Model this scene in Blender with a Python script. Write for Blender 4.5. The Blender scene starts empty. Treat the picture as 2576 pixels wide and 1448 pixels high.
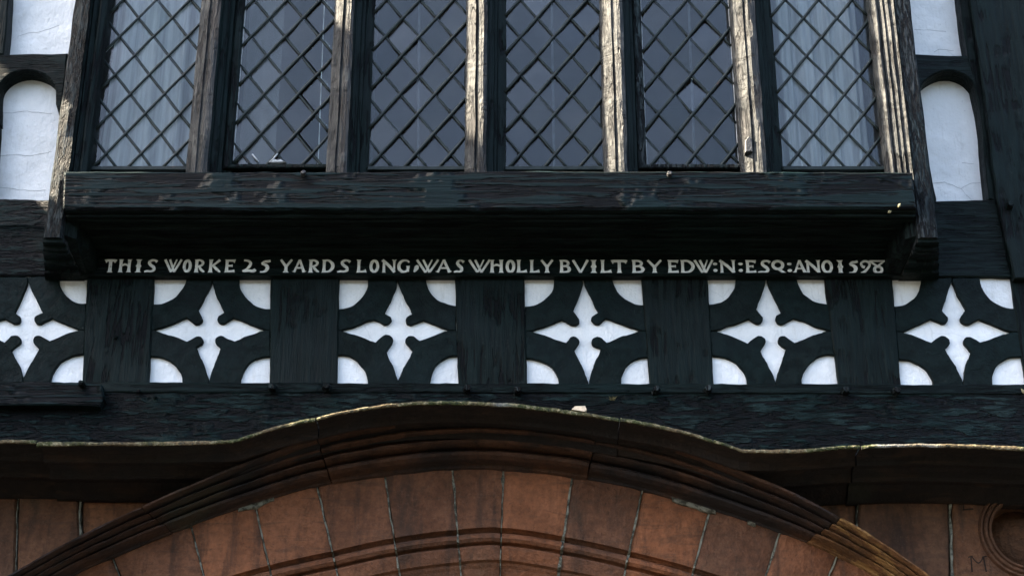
import bpy, bmesh, math, random
from mathutils import Vector, noise, Matrix

R = math.radians
rnd = random.Random(1598)
scene = bpy.context.scene
COL = scene.collection

# ------------------------------------------------------------------ camera
PITCH = R(25.7)
F = 4336.0                     # focal length in photograph units (2576 wide)
CU, CV = 1288.0, 724.0
CAM = Vector((0.0, -5.04, 1.60))
cam_d = bpy.data.cameras.new('camera')
cam = bpy.data.objects.new('camera', cam_d)
COL.objects.link(cam)
cam.location = CAM
cam.rotation_euler = (math.pi / 2 + PITCH, 0, 0)
cam_d.sensor_width = 36.0
cam_d.lens = F / 2576.0 * 36.0
cam_d.clip_start = 0.05
cam_d.clip_end = 3000
scene.camera = cam

# ------------------------------------------------------------------ sky, sun, exposure
SUN_EL = R(44.0)
SUN_FRONT = R(4.2)             # how far the sun stands in front of the wall plane
SUN_DIR = Vector((-math.cos(SUN_EL) * math.cos(SUN_FRONT), -math.cos(SUN_EL) * math.sin(SUN_FRONT), math.sin(SUN_EL)))
world = bpy.data.worlds.new('World')
scene.world = world
world.use_nodes = True
wn, wl = world.node_tree.nodes, world.node_tree.links
sky = wn.new('ShaderNodeTexSky')
sky.sky_type = 'NISHITA'
sky.sun_disc = False
sky.sun_elevation = SUN_EL
sky.sun_rotation = math.atan2(SUN_DIR.x, SUN_DIR.y)
sky.air_density = 1.0
sky.dust_density = 4.2
sky.ozone_density = 1.0
wl.new(sky.outputs[0], wn['Background'].inputs[0])
wn['Background'].inputs[1].default_value = 0.085

sun_d = bpy.data.lights.new('sun', 'SUN')
sun_d.energy = 4.3
sun_d.angle = R(0.53)
sun_d.color = (1.0, 0.86, 0.66)
sun = bpy.data.objects.new('sun', sun_d)
COL.objects.link(sun)
sun.location = (-20, -2, 22)
sun.rotation_euler = SUN_DIR.to_track_quat('Z', 'Y').to_euler()

scene.view_settings.view_transform = 'Standard'
scene.view_settings.look = 'None'
scene.view_settings.exposure = 3.35
scene.view_settings.gamma = 1.0
scene.view_settings.use_curve_mapping = False
scene.render.engine = 'CYCLES'
scene.cycles.max_bounces = 5
scene.cycles.diffuse_bounces = 2
scene.cycles.glossy_bounces = 2
scene.cycles.transparent_max_bounces = 12

# ------------------------------------------------------------------ helpers
SP, CP = math.sin(PITCH), math.cos(PITCH)


def P(u, v, Y):
    """point of the upright plane y = Y that stands at photograph position (u, v)"""
    a, b = (u - CU) / F, (CV - v) / F
    d = Vector((a, CP - b * SP, SP + b * CP))
    t = (Y - CAM.y) / d.y
    return CAM + d * t


def P2(u, v, Y):
    p = P(u, v, Y)
    return (p.x, p.z)


WLOC = {}


def link(name, me, parent=None, origin=None, mats=()):
    o = bpy.data.objects.new(name, me)
    COL.objects.link(o)
    for m in mats:
        me.materials.append(m)
    org = Vector(origin) if origin is not None else Vector((0, 0, 0))
    WLOC[o.name] = org
    if parent is not None:
        o.parent = parent
        o.location = org - WLOC[parent.name]
    else:
        o.location = org
    return o


def mesh_obj(name, verts, faces, mat, parent=None, mat_idx=None, smooth=False, origin=None):
    """one mesh object from world-space vertices, its origin at the foot of its own box"""
    if origin is None:
        xs = [v[0] for v in verts]; ys = [v[1] for v in verts]; zs = [v[2] for v in verts]
        origin = ((min(xs) + max(xs)) / 2, (min(ys) + max(ys)) / 2, min(zs))
    ox, oy, oz = origin
    me = bpy.data.meshes.new(name)
    me.from_pydata([(v[0] - ox, v[1] - oy, v[2] - oz) for v in verts], [], faces)
    mats = mat if isinstance(mat, (list, tuple)) else [mat]
    o = link(name, me, parent, origin, mats)
    if mat_idx:
        me.polygons.foreach_set('material_index', mat_idx)
    if smooth:
        me.polygons.foreach_set('use_smooth', [True] * len(me.polygons))
    bm = bmesh.new(); bm.from_mesh(me)
    bmesh.ops.recalc_face_normals(bm, faces=bm.faces)
    bm.to_mesh(me); bm.free()
    me.update()
    return o


def empty(name, loc, parent=None):
    o = bpy.data.objects.new(name, None)
    o.empty_display_size = 0.1
    COL.objects.link(o)
    WLOC[o.name] = Vector(loc)
    o.location = Vector(loc) - (WLOC[parent.name] if parent else Vector((0, 0, 0)))
    o.parent = parent
    return o


def tag(o, label=None, cat=None, group=None, kind=None):
    if label: o['label'] = label
    if cat: o['category'] = cat
    if group: o['group'] = group
    if kind: o['kind'] = kind
    return o


def resample(loop, seg, closed=True):
    out = []
    n = len(loop)
    for i in range(n if closed else n - 1):
        a, b = loop[i], loop[(i + 1) % n]
        L = math.hypot(b[0] - a[0], b[1] - a[1])
        k = max(1, int(round(L / seg)))
        for j in range(k):
            t = j / k
            out.append((a[0] + (b[0] - a[0]) * t, a[1] + (b[1] - a[1]) * t))
    if not closed:
        out.append(loop[-1])
    return out


def area(loop):
    return sum(loop[i - 1][0] * loop[i][1] - loop[i][0] * loop[i - 1][1] for i in range(len(loop))) / 2


SEED = [0.0]


def jitter(loop, amp, freq=14.0):
    SEED[0] += 7.31
    s = SEED[0]
    out = []
    for x, z in loop:
        v = noise.noise_vector(Vector((x * freq, z * freq, s)))
        w = noise.noise_vector(Vector((x * freq * 4, z * freq * 4, s + 50)))
        out.append((x + amp * (v.x + .5 * w.x), z + amp * (v.y + .5 * w.y)))
    return out


def inset(loop, d):
    n = len(loop)
    out = []
    for i in range(n):
        p, q, r = loop[i - 1], loop[i], loop[(i + 1) % n]
        e1 = Vector((q[0] - p[0], q[1] - p[1])); e2 = Vector((r[0] - q[0], r[1] - q[1]))
        if e1.length < 1e-9 or e2.length < 1e-9:
            out.append(q); continue
        n1 = Vector((-e1.y, e1.x)).normalized(); n2 = Vector((-e2.y, e2.x)).normalized()
        m = n1 + n2
        if m.length < 0.3:
            out.append((q[0] + n1.x * d * .3, q[1] + n1.y * d * .3)); continue
        m.normalize()
        k = d / max(0.5, m.dot(n1))
        out.append((q[0] + m.x * k, q[1] + m.y * k))
    return out


def slab(name, loop, yf, yb, mat, parent, jit=0.002, seg=0.03, bev=0.004, hole=None, freq=14.0):
    """upright slab: a front outline in x, z with uneven, softened edges, running back from yf to yb"""
    if area(loop) < 0:
        loop = loop[::-1]
    lp = resample(loop, seg)
    if jit: lp = jitter(lp, jit, freq)
    ins = inset(lp, bev)
    n = len(lp)
    V = [(x, yb, z) for x, z in lp] + [(x, yf + bev, z) for x, z in lp] + [(x, yf, z) for x, z in ins]
    Fc = []
    for i in range(n):
        j = (i + 1) % n
        Fc.append((i, j, n + j, n + i))
        Fc.append((n + i, n + j, 2 * n + j, 2 * n + i))
    if hole is None:
        Fc.append(tuple(range(2 * n, 3 * n)))
        return mesh_obj(name, V, Fc, mat, parent)
    # face with a hole
    m = len(hole)
    h0 = len(V)
    V += [(x, yf, z) for x, z in hole]
    bm = bmesh.new()
    bv = [bm.verts.new(V[2 * n + i]) for i in range(n)] + [bm.verts.new(V[h0 + i]) for i in range(m)]
    ed = [bm.edges.new((bv[i], bv[(i + 1) % n])) for i in range(n)] + [bm.edges.new((bv[n + i], bv[n + (i + 1) % m])) for i in range(m)]
    bm.verts.index_update()
    res = bmesh.ops.triangle_fill(bm, use_beauty=True, use_dissolve=False, edges=ed)
    for f in bm.faces:
        Fc.append(tuple(v.index + 2 * n if v.index < n else h0 + v.index - n for v in f.verts))
    bm.free()
    return mesh_obj(name, V, Fc, mat, parent)


def quadpx(pts, Y):
    return [P2(u, v, Y) for u, v in pts]


def grid_obj(name, rows, mat, parent, mat_of_col=None, caps=True, smooth=False, close=False):
    """rows: list of stations, each a list of 3D points of the profile"""
    V = [p for r in rows for p in r]
    m = len(rows[0]); n = len(rows)
    Fc, mi = [], []
    for i in range(n - 1):
        for j in range(m - 1 if not close else m):
            k = (j + 1) % m
            Fc.append((i * m + j, i * m + k, (i + 1) * m + k, (i + 1) * m + j))
            mi.append(mat_of_col[j] if mat_of_col else 0)
    if caps:
        Fc.append(tuple(range(m))); mi.append(0)
        Fc.append(tuple((n - 1) * m + j for j in range(m))); mi.append(0)
    return mesh_obj(name, V, Fc, mat, parent, mi if mat_of_col else None, smooth)


def spline(pts):
    """piecewise cubic (Catmull-Rom in x) through sorted points: y(x)"""
    xs = [p[0] for p in pts]; ys = [p[1] for p in pts]
    n = len(xs)
    ms = []
    for i in range(n):
        if i == 0: ms.append((ys[1] - ys[0]) / (xs[1] - xs[0]))
        elif i == n - 1: ms.append((ys[-1] - ys[-2]) / (xs[-1] - xs[-2]))
        else: ms.append((ys[i + 1] - ys[i - 1]) / (xs[i + 1] - xs[i - 1]))

    def f(x):
        i = 0
        while i < n - 2 and x > xs[i + 1]: i += 1
        h = xs[i + 1] - xs[i]; t = (x - xs[i]) / h
        if t < 0: return ys[0] + ms[0] * (x - xs[0])
        if t > 1: return ys[-1] + ms[-1] * (x - xs[-1])
        return ((2 * t ** 3 - 3 * t ** 2 + 1) * ys[i] + (t ** 3 - 2 * t ** 2 + t) * h * ms[i]
                + (-2 * t ** 3 + 3 * t ** 2) * ys[i + 1] + (t ** 3 - t ** 2) * h * ms[i + 1])
    return f


# ------------------------------------------------------------------ materials
class NT:
    def __init__(s, name):
        s.m = bpy.data.materials.new(name); s.m.use_nodes = True
        s.t = s.m.node_tree; s.n = s.t.nodes; s.l = s.t.links
        s.bsdf = s.n['Principled BSDF']

    def new(s, t, **kw):
        n = s.n.new(t)
        for k, v in kw.items(): setattr(n, k, v)
        return n

    def put(s, sock, val):
        if isinstance(val, bpy.types.NodeSocket): s.l.new(val, sock)
        elif isinstance(val, (tuple, list)) and len(val) == 3 and sock.type == 'RGBA': sock.default_value = (*val, 1)
        else: sock.default_value = val

    def pos(s, scale=(1, 1, 1), rand=0.0):
        g = s.new('ShaderNodeNewGeometry')
        out = g.outputs['Position']
        if rand:
            oi = s.new('ShaderNodeObjectInfo')
            mul = s.new('ShaderNodeVectorMath', operation='SCALE')
            cx = s.new('ShaderNodeCombineXYZ')
            for i in range(3): s.l.new(oi.outputs['Random'], cx.inputs[i])
            s.l.new(cx.outputs[0], mul.inputs[0]); mul.inputs['Scale'].default_value = rand
            add = s.new('ShaderNodeVectorMath', operation='ADD')
            s.l.new(out, add.inputs[0]); s.l.new(mul.outputs[0], add.inputs[1])
            out = add.outputs[0]
        mp = s.new('ShaderNodeVectorMath', operation='MULTIPLY')
        s.l.new(out, mp.inputs[0]); mp.inputs[1].default_value = scale
        return mp.outputs[0]

    def rand(s):
        return s.new('ShaderNodeObjectInfo').outputs['Random']

    def noise(s, vec, scale=5, detail=4, rough=.55, dist=0.0):
        n = s.new('ShaderNodeTexNoise')
        s.l.new(vec, n.inputs['Vector'])
        n.inputs['Scale'].default_value = scale; n.inputs['Detail'].default_value = detail
        n.inputs['Roughness'].default_value = rough; n.inputs['Distortion'].default_value = dist
        return n.outputs['Fac']

    def vor(s, vec, scale, feature='F1', rnd_=1.0):
        n = s.new('ShaderNodeTexVoronoi', feature=feature)
        s.l.new(vec, n.inputs['Vector']); n.inputs['Scale'].default_value = scale; n.inputs['Randomness'].default_value = rnd_
        return n.outputs['Distance']

    def ramp(s, fac, a, b, lo=0.0, hi=1.0):
        n = s.new('ShaderNodeMapRange'); n.interpolation_type = 'SMOOTHSTEP'
        s.l.new(fac, n.inputs[0])
        n.inputs[1].default_value = a; n.inputs[2].default_value = b; n.inputs[3].default_value = lo; n.inputs[4].default_value = hi
        return n.outputs[0]

    def math(s, op, a, b=0.0):
        n = s.new('ShaderNodeMath', operation=op)
        s.put(n.inputs[0], a); s.put(n.inputs[1], b)
        return n.outputs[0]

    def mix(s, fac, a, b, mode='MIX'):
        n = s.new('ShaderNodeMix', data_type='RGBA', blend_type=mode)
        s.put(n.inputs[0], fac); s.put(n.inputs[6], a); s.put(n.inputs[7], b)
        return n.outputs[2]

    def bump(s, h, dist, strength=1.0, prev=None):
        n = s.new('ShaderNodeBump')
        s.put(n.inputs['Height'], h); n.inputs['Distance'].default_value = dist; n.inputs['Strength'].default_value = strength
        if prev is not None: s.l.new(prev, n.inputs['Normal'])
        return n.outputs[0]

    def done(s, col, rough, normal=None, spec=0.5, metal=0.0):
        s.put(s.bsdf.inputs['Base Color'], col); s.put(s.bsdf.inputs['Roughness'], rough)
        s.bsdf.inputs['Specular IOR Level'].default_value = spec
        s.bsdf.inputs['Metallic'].default_value = metal
        if normal is not None: s.l.new(normal, s.bsdf.inputs['Normal'])
        return s.m


def timber(name, axis, base=(.0046, .0088, .0082), worn=(.011, .018, .017), wear=.35, crackw=.6, grainb=.003, crackb=.006, rough=.5, spec=.07, lump=.0014, gate=.42, along=.7, across=9.0, cw=.045, con=.5):
    t = NT(name)
    sc = (along, across, across) if axis == 'X' else (across, across, along) if axis == 'Z' else (3.5, 3.5, 3.5)
    p = t.pos(sc, 3.0)
    iso = t.pos((1, 1, 1), 5.0)
    grain = t.noise(p, 9, 4, .7, .08)
    cr = t.noise(p, 3.4, 4, .62, .3)
    line = t.math('ABSOLUTE', t.math('SUBTRACT', cr, .5))
    lumpn = t.noise(iso, 5.5, 3, .6)
    g8 = t.ramp(lumpn, gate, gate + .12)
    ca = t.math('MULTIPLY', t.math('MULTIPLY', t.ramp(line, cw * .4, cw, 1, 0), g8), crackw)
    patch = t.math('MULTIPLY', t.ramp(lumpn, .40, .66), t.ramp(grain, .45, .60))
    lo = tuple(c * (1 - con) for c in base); hi = tuple(c * (1 + con) for c in base)
    col = t.mix(t.ramp(grain, .38, .62), lo, hi)
    col = t.mix(t.math('MULTIPLY', patch, wear), col, worn)
    tint = t.mix(t.ramp(t.noise(iso, 2.2, 1, .5), .35, .65), (.88, 1.0, 1.0), (1.08, 1.0, .98))
    col = t.mix(1.0, col, tint, 'MULTIPLY')
    speck = t.ramp(t.noise(iso, 130, 0, .5), .76, .82)
    col = t.mix(t.math('MULTIPLY', speck, .06), col, (.12, .125, .12))
    col = t.mix(ca, col, (.003, .0035, .004))
    h = t.math('ADD', t.math('MULTIPLY', ca, -crackb), t.math('MULTIPLY', grain, grainb * 2.0))
    h = t.math('ADD', h, t.math('MULTIPLY', t.noise(iso, 22, 2, .55), lump))
    b = t.bump(h, 1.0, 1.0)
    return t.done(col, t.ramp(lumpn, .3, .7, rough - .08, rough + .14), b, spec)


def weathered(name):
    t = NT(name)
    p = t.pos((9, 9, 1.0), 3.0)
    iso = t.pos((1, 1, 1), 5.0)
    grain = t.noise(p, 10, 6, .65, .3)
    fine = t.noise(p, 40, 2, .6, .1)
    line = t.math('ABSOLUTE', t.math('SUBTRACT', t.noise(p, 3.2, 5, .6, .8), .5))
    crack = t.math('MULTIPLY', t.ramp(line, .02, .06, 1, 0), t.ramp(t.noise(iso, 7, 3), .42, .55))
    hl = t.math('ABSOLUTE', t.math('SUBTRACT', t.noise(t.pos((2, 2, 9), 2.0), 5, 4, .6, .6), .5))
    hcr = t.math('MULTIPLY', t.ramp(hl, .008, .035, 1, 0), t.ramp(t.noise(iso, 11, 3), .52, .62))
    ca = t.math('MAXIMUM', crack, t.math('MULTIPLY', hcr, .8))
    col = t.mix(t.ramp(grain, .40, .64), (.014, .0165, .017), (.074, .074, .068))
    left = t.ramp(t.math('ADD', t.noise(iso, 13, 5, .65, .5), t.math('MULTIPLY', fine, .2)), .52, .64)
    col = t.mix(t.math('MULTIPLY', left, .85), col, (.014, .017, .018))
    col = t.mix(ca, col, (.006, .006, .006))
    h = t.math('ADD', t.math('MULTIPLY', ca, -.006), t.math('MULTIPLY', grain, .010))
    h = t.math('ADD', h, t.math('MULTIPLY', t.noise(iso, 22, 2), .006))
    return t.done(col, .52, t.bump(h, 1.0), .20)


def limewash(name):
    t = NT(name)
    iso = t.pos((1, 1, 1), 4.0)
    mott = t.noise(iso, 7, 5, .6)
    col = t.mix(t.ramp(mott, .35, .7), (.70, .71, .70), (.84, .84, .82))
    d = t.new('ShaderNodeTexNoise'); t.l.new(iso, d.inputs['Vector']); d.inputs['Scale'].default_value = 9
    dv = t.new('ShaderNodeVectorMath', operation='SCALE'); t.l.new(d.outputs['Color'], dv.inputs[0]); dv.inputs['Scale'].default_value = .09
    ad = t.new('ShaderNodeVectorMath', operation='ADD'); t.l.new(iso, ad.inputs[0]); t.l.new(dv.outputs[0], ad.inputs[1])
    e = t.vor(ad.outputs[0], 4.2, 'DISTANCE_TO_EDGE')
    crack = t.math('MULTIPLY', t.ramp(e, .002, .013, 1, 0), t.ramp(t.noise(iso, 5.5, 2), .5, .6))
    col = t.mix(t.math('MULTIPLY', crack, .16), col, (.30, .31, .31))
    sp = t.ramp(t.noise(iso, 120, 2), .71, .76)
    col = t.mix(t.math('MULTIPLY', sp, .35), col, (.25, .26, .25))
    dirt = t.ramp(t.noise(t.pos((14, 14, 3), 2.0), 3, 5, .6), .55, .8)
    col = t.mix(t.math('MULTIPLY', dirt, .42), col, (.46, .45, .40))
    h = t.math('ADD', t.math('MULTIPLY', t.noise(iso, 15, 4, .62), .010), t.math('MULTIPLY', t.noise(t.pos((7, 7, 1), 2.0), 20, 2, .55), .0016))
    b = t.bump(h, 1.0)
    return t.done(col, .75, b, .25)


def sandstone(name, c1, c2, stain, stain_amt=.6, ochre=0.0, soot=0.0, fleck=.16):
    t = NT(name)
    iso = t.pos((1, 1, 1), 6.0)
    big = t.noise(iso, 5, 4, .6)
    col = t.mix(t.ramp(big, .3, .7), c1, c2)
    hue = t.mix(t.rand(), (.66, .70, .76), (1.30, 1.18, 1.06))
    col = t.mix(1.0, col, hue, 'MULTIPLY')
    fine = t.noise(iso, 55, 3, .65)
    col = t.mix(1.0, col, t.mix(t.ramp(fine, .3, .7), (.80, .80, .80), (1.22, 1.2, 1.18)), 'MULTIPLY')
    bed = t.noise(t.pos((2, 2, 16), 4.0), 3, 3, .6, .6)
    col = t.mix(t.ramp(bed, .54, .66, 0, .35), col, (.06, .034, .02))
    streak = t.ramp(t.noise(t.pos((9, 9, 1.3), 3.0), 2.2, 5, .62, .4), .47, .72)
    col = t.mix(t.math('MULTIPLY', streak, stain_amt), col, stain)
    if soot:
        s_ = t.ramp(t.noise(iso, 3.4, 4, .6, .5), .38, .62)
        col = t.mix(t.math('MULTIPLY', s_, soot), col, (.012, .012, .013))
    if ochre:
        o_ = t.ramp(t.noise(iso, 11, 4, .7), .5, .6)
        col = t.mix(t.math('MULTIPLY', o_, ochre), col, (.30, .17, .06))
    gr = t.noise(iso, 150, 3, .65)
    if fleck: col = t.mix(t.ramp(gr, .56, .70, 0, fleck), col, (.24, .15, .10))
    col = t.mix(t.ramp(gr, .40, .28, 0, .5), col, (.02, .014, .012))
    grn = t.ramp(t.noise(iso, 2.7, 3, .6), .6, .75, 0, .35)
    col = t.mix(grn, col, (.045, .05, .03))
    line = t.math('ABSOLUTE', t.math('SUBTRACT', t.noise(iso, 2.2, 2, .5, .5), .5))
    ck = t.math('MULTIPLY', t.ramp(line, .002, .008, 1, 0), t.ramp(big, .56, .62))
    col = t.mix(t.math('MULTIPLY', ck, .35), col, (.012, .009, .008))
    h = t.math('ADD', t.math('MULTIPLY', t.noise(iso, 18, 3, .7), .009), t.math('MULTIPLY', t.math('ADD', gr, fine), .0028))
    b = t.bump(h, 1.0)
    return t.done(col, .82, b, .25)


def lichen():
    t = NT('lichen_stone')
    iso = t.pos()
    a = t.ramp(t.noise(iso, 7, 3, .6), .42, .6)
    col = t.mix(a, (.085, .062, .033), (.034, .042, .013))
    g = t.noise(iso, 60, 4, .7)
    col = t.mix(t.ramp(g, .5, .62), col, (.17, .15, .09))
    col = t.mix(t.ramp(g, .46, .36), col, (.03, .03, .02))
    w = t.ramp(t.noise(iso, 3.1, 2, .5), .63, .7)
    col = t.mix(t.math('MULTIPLY', w, .5), col, (.22, .23, .23))
    b = t.bump(g, .009, 1.0)
    return t.done(col, .9, b, .2)


def mortar():
    t = NT('mortar')
    iso = t.pos()
    col = t.mix(t.ramp(t.noise(iso, 45, 4, .65), .38, .62), (.045, .041, .028), (.20, .19, .145))
    b = t.bump(t.noise(iso, 55, 4, .65), .006, 1.0)
    return t.done(col, .9, b, .2)


def plain(name, col, rough=.6, spec=.4, nscale=30, amp=.25, bd=.001, metal=0.0):
    t = NT(name)
    iso = t.pos((1, 1, 1), 3.0)
    f = t.ramp(t.noise(iso, nscale, 4, .6), .3, .7)
    c = t.mix(f, tuple(x * (1 - amp) for x in col), tuple(min(1, x * (1 + amp)) for x in col))
    b = t.bump(t.noise(iso, nscale * 2, 4, .6), bd, 1.0)
    return t.done(c, rough, b, spec, metal)


def lead():
    t = NT('lead')
    iso = t.pos((1, 1, 1), 3.0)
    c = t.mix(t.ramp(t.noise(iso, 40, 4, .6), .35, .7), (.006, .011, .0105), (.018, .026, .024))
    rust = t.ramp(t.noise(iso, 14, 5, .7), .64, .72)
    c = t.mix(t.math('MULTIPLY', rust, .6), c, (.06, .035, .028))
    b = t.bump(t.noise(iso, 120, 2), .0012, 1.0)
    return t.done(c, .5, b, .2)


def glass():
    t = NT('window_glass')
    n = t.n; n.remove(t.bsdf)
    out = n['Material Output']
    iso = t.pos((1, 1, 1), 3.0)
    b = t.bump(t.noise(iso, 9, 1, .5), .0016, 1.0)
    fr = t.new('ShaderNodeFresnel'); fr.inputs['IOR'].default_value = 1.37
    t.l.new(b, fr.inputs['Normal'])
    tr = t.new('ShaderNodeBsdfTransparent'); tr.inputs[0].default_value = (.93, .96, .95, 1)
    gl = t.new('ShaderNodeBsdfGlossy'); gl.inputs['Roughness'].default_value = .02
    t.l.new(b, gl.inputs['Normal'])
    m1 = t.new('ShaderNodeMixShader')
    t.l.new(fr.outputs[0], m1.inputs[0]); t.l.new(tr.outputs[0], m1.inputs[1]); t.l.new(gl.outputs[0], m1.inputs[2])
    df = t.new('ShaderNodeBsdfDiffuse'); df.inputs[0].default_value = (.5, .5, .5, 1)
    m2 = t.new('ShaderNodeMixShader')
    dirt = t.ramp(t.noise(t.pos((1, 1, 1), 1.0), 8, 4, .6), .35, .75, .004, .02)
    dirt = t.math('MULTIPLY', dirt, t.math('ADD', .2, t.math('MULTIPLY', t.rand(), 1.7)))
    t.l.new(dirt, m2.inputs[0]); t.l.new(m1.outputs[0], m2.inputs[1]); t.l.new(df.outputs[0], m2.inputs[2])
    t.l.new(m2.outputs[0], out.inputs[0])
    return t.m


def curtain_mat():
    t = NT('net_curtain')
    n = t.n; n.remove(t.bsdf)
    iso = t.pos((20, 20, 1))
    c = t.mix(t.ramp(t.noise(iso, 4, 3), .3, .7), (.42, .42, .44), (.58, .58, .60))
    d = t.new('ShaderNodeBsdfDiffuse'); t.l.new(c, d.inputs[0])
    tl = t.new('ShaderNodeBsdfTranslucent'); t.l.new(c, tl.inputs[0])
    m = t.new('ShaderNodeMixShader'); m.inputs[0].default_value = .25
    t.l.new(d.outputs[0], m.inputs[1]); t.l.new(tl.outputs[0], m.inputs[2])
    t.l.new(m.outputs[0], n['Material Output'].inputs[0])
    return t.m


M_TX = timber('black_timber_horizontal', 'X', spec=.065)
M_TX_ROUGH = timber('black_timber_hewn', 'X', base=(.0036, .0094, .0088), worn=(.018, .031, .030), wear=.8, crackw=.95, grainb=.008, crackb=.012, gate=.34, along=1.5, across=9.0, spec=.11, cw=.075, con=.7)
M_TX_SILL = timber('black_timber_sill', 'X', base=(.0068, .0140, .0145), worn=(.015, .023, .024), wear=.15, crackw=1.0, grainb=.0018, crackb=.014, rough=.46, lump=.0005, gate=.34, along=.6, across=11.0, spec=.085, cw=.075, con=.22)
M_TZ = timber('black_timber_upright', 'Z', grainb=.0026, gate=.45, crackw=.95, spec=.065, con=.25)
M_TZ_WORN = timber('black_timber_cheek', 'Z', base=(.008, .0125, .0132), worn=(.06, .070, .073), wear=.9, crackw=.95, grainb=.005, crackb=.008, gate=.32, along=2.2, across=12.0, spec=.08, con=.7)
M_TB = timber('black_timber_brace', 'N', crackw=.12, wear=.2, grainb=.0024, spec=.065, con=.25)
M_WEATH_SUN = weathered('weathered_sunlit_timber')
M_WHITE = limewash('limewash')
_t = NT('white_lettering')
_i = _t.pos((1, 1, 1), 3.0)
_c = _t.mix(_t.ramp(_t.noise(_i, 40, 3, .6), .3, .7), (.66, .68, .66), (.84, .85, .82))
_c = _t.mix(_t.ramp(_t.noise(_i, 85, 3, .7), .62, .70, 0, .75), _c, (.06, .065, .065))
M_LETTER = _t.done(_c, .7, _t.bump(_t.noise(_i, 90, 2), .002), .25)
M_STONE = sandstone('red_sandstone', (.122, .048, .021), (.205, .086, .042), (.034, .021, .014), .7)
M_SPAN = sandstone('spandrel_sandstone', (.095, .040, .018), (.175, .080, .038), (.016, .012, .009), .7)
M_HOOD = sandstone('sooty_shaded_sandstone', (.04, .021, .013), (.065, .033, .02), (.008, .006, .005), .7, 0, .85, .05)  # soot, darkened further to hold the shade of the mouldings
M_STRING = sandstone('shade_blackened_sandstone', (.014, .010, .008), (.024, .016, .012), (.006, .005, .005), .6, 0, .6, 0)  # near-black colour puts the shade under the ledge into the stone
M_HOODR = sandstone('ochre_sandstone', (.11, .055, .022), (.17, .085, .035), (.03, .018, .012), .5, .7, .45)
M_LICH = lichen()
M_MORT = mortar()
M_LEAD = lead()
M_GLASS = glass()
M_CURT = curtain_mat()
M_SHEER = M_CURT.copy()
M_SHEER.name = 'sheer_curtain'
_n = M_SHEER.node_tree
_tr = _n.nodes.new('ShaderNodeBsdfTransparent'); _mx = _n.nodes.new('ShaderNodeMixShader'); _mx.inputs[0].default_value = .86
_old = _n.nodes['Material Output'].inputs[0].links[0].from_socket
_n.links.new(_old, _mx.inputs[1]); _n.links.new(_tr.outputs[0], _mx.inputs[2]); _n.links.new(_mx.outputs[0], _n.nodes['Material Output'].inputs[0])
M_IRON = plain('iron', (.03, .03, .03), .5, .4, 90, .5, .003)
M_PUTTY = plain('putty', (.38, .39, .39), .6, .3, 80, .3, .002)
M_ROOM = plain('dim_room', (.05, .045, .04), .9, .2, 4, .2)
M_CORD = plain('white_cord', (.75, .75, .75), .7, .3)
M_BAR = plain('grey_painted_bar', (.07, .075, .085), .7, .3)
M_GROUND = plain('gravel', (.024, .025, .024), .95, .2, 60, .4, .01)
M_LEAF = plain('dry_leaf', (.22, .19, .10), .7, .3, 60, .35, .001)
M_STRAW = plain('dry_grass', (.33, .29, .14), .8, .3, 40, .4, .001)
M_FLAKE = plain('sunlit_pale_stone', (.62, .50, .36), .85, .2, 50, .2, .002)  # cream of the sun put into the flake's own colour
M_SLATE = plain('roof_slate', (.07, .075, .08), .7, .3, 10, .3, .003)
M_GREEN = plain('dark_foliage', (.022, .034, .016), .9, .2, 3, .6, .2)
M_CRACK = plain('grimy_crack', (.30, .31, .31), .8, .2)
M_CARVE = plain('sooted_cut', (.025, .018, .014), .9, .1)

# ------------------------------------------------------------------ depths (y; the camera stands at negative y)
Y_UP_IN, Y_UP_T = 0.012, -0.055        # upper infill and upper timbers
Y_IN, Y_BR, Y_ST = -0.044, -0.056, -0.060   # pierced band: infill, braces, studs
Y_BOARD = -0.078
Y_SILL, Y_CHEEK = -0.345, -0.305
Y_MUL, Y_GLASS = -0.312, -0.235
Y_STR = -0.30
Z0 = P(CU, 430, Y_SILL).z             # top of the sill
Z_HEAD = P(CU, 0, Y_GLASS).z + 0.42    # top of the lights, above the picture

# ------------------------------------------------------------------ ground
mesh_obj('ground', [(-400, -400, 0), (400, -400, 0), (400, 400, 0), (-400, 400, 0)], [(0, 1, 2, 3)], M_GROUND)['kind'] = 'structure'


def box(name, x0, x1, y0, y1, z0, z1, mat, parent=None):
    V = [(x, y, z) for x in (x0, x1) for y in (y0, y1) for z in (z0, z1)]
    Fc = [(0, 1, 3, 2), (4, 6, 7, 5), (0, 4, 5, 1), (2, 3, 7, 6), (0, 2, 6, 4), (1, 5, 7, 3)]
    return mesh_obj(name, V, Fc, mat, parent)


# the dim room behind the window and the storeys that close the house
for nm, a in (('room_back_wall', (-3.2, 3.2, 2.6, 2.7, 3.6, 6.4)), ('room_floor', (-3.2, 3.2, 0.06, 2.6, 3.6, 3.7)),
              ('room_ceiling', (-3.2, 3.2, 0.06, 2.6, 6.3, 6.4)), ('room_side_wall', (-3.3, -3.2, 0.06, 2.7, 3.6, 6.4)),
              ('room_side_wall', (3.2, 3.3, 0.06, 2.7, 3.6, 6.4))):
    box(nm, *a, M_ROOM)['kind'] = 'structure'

# ================================================================== the timber wall
wall = empty('timber_wall', (0, 0, P(CU, 1110, -.07).z))
tag(wall, 'black and white timber framed wall with a row of white four pointed stars', 'wall')

# upper storey: white infill panels left and right of the bay
slab('infill', quadpx([(-260, -420), (200, -420), (200, 540), (-260, 540)], Y_UP_IN), Y_UP_IN, .05, M_WHITE, wall, 0, .3, .002)
slab('infill', quadpx([(2200, -420), (2720, -420), (2720, 540), (2200, 540)], Y_UP_IN), Y_UP_IN, .05, M_WHITE, wall, 0, .3, .002)


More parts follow.
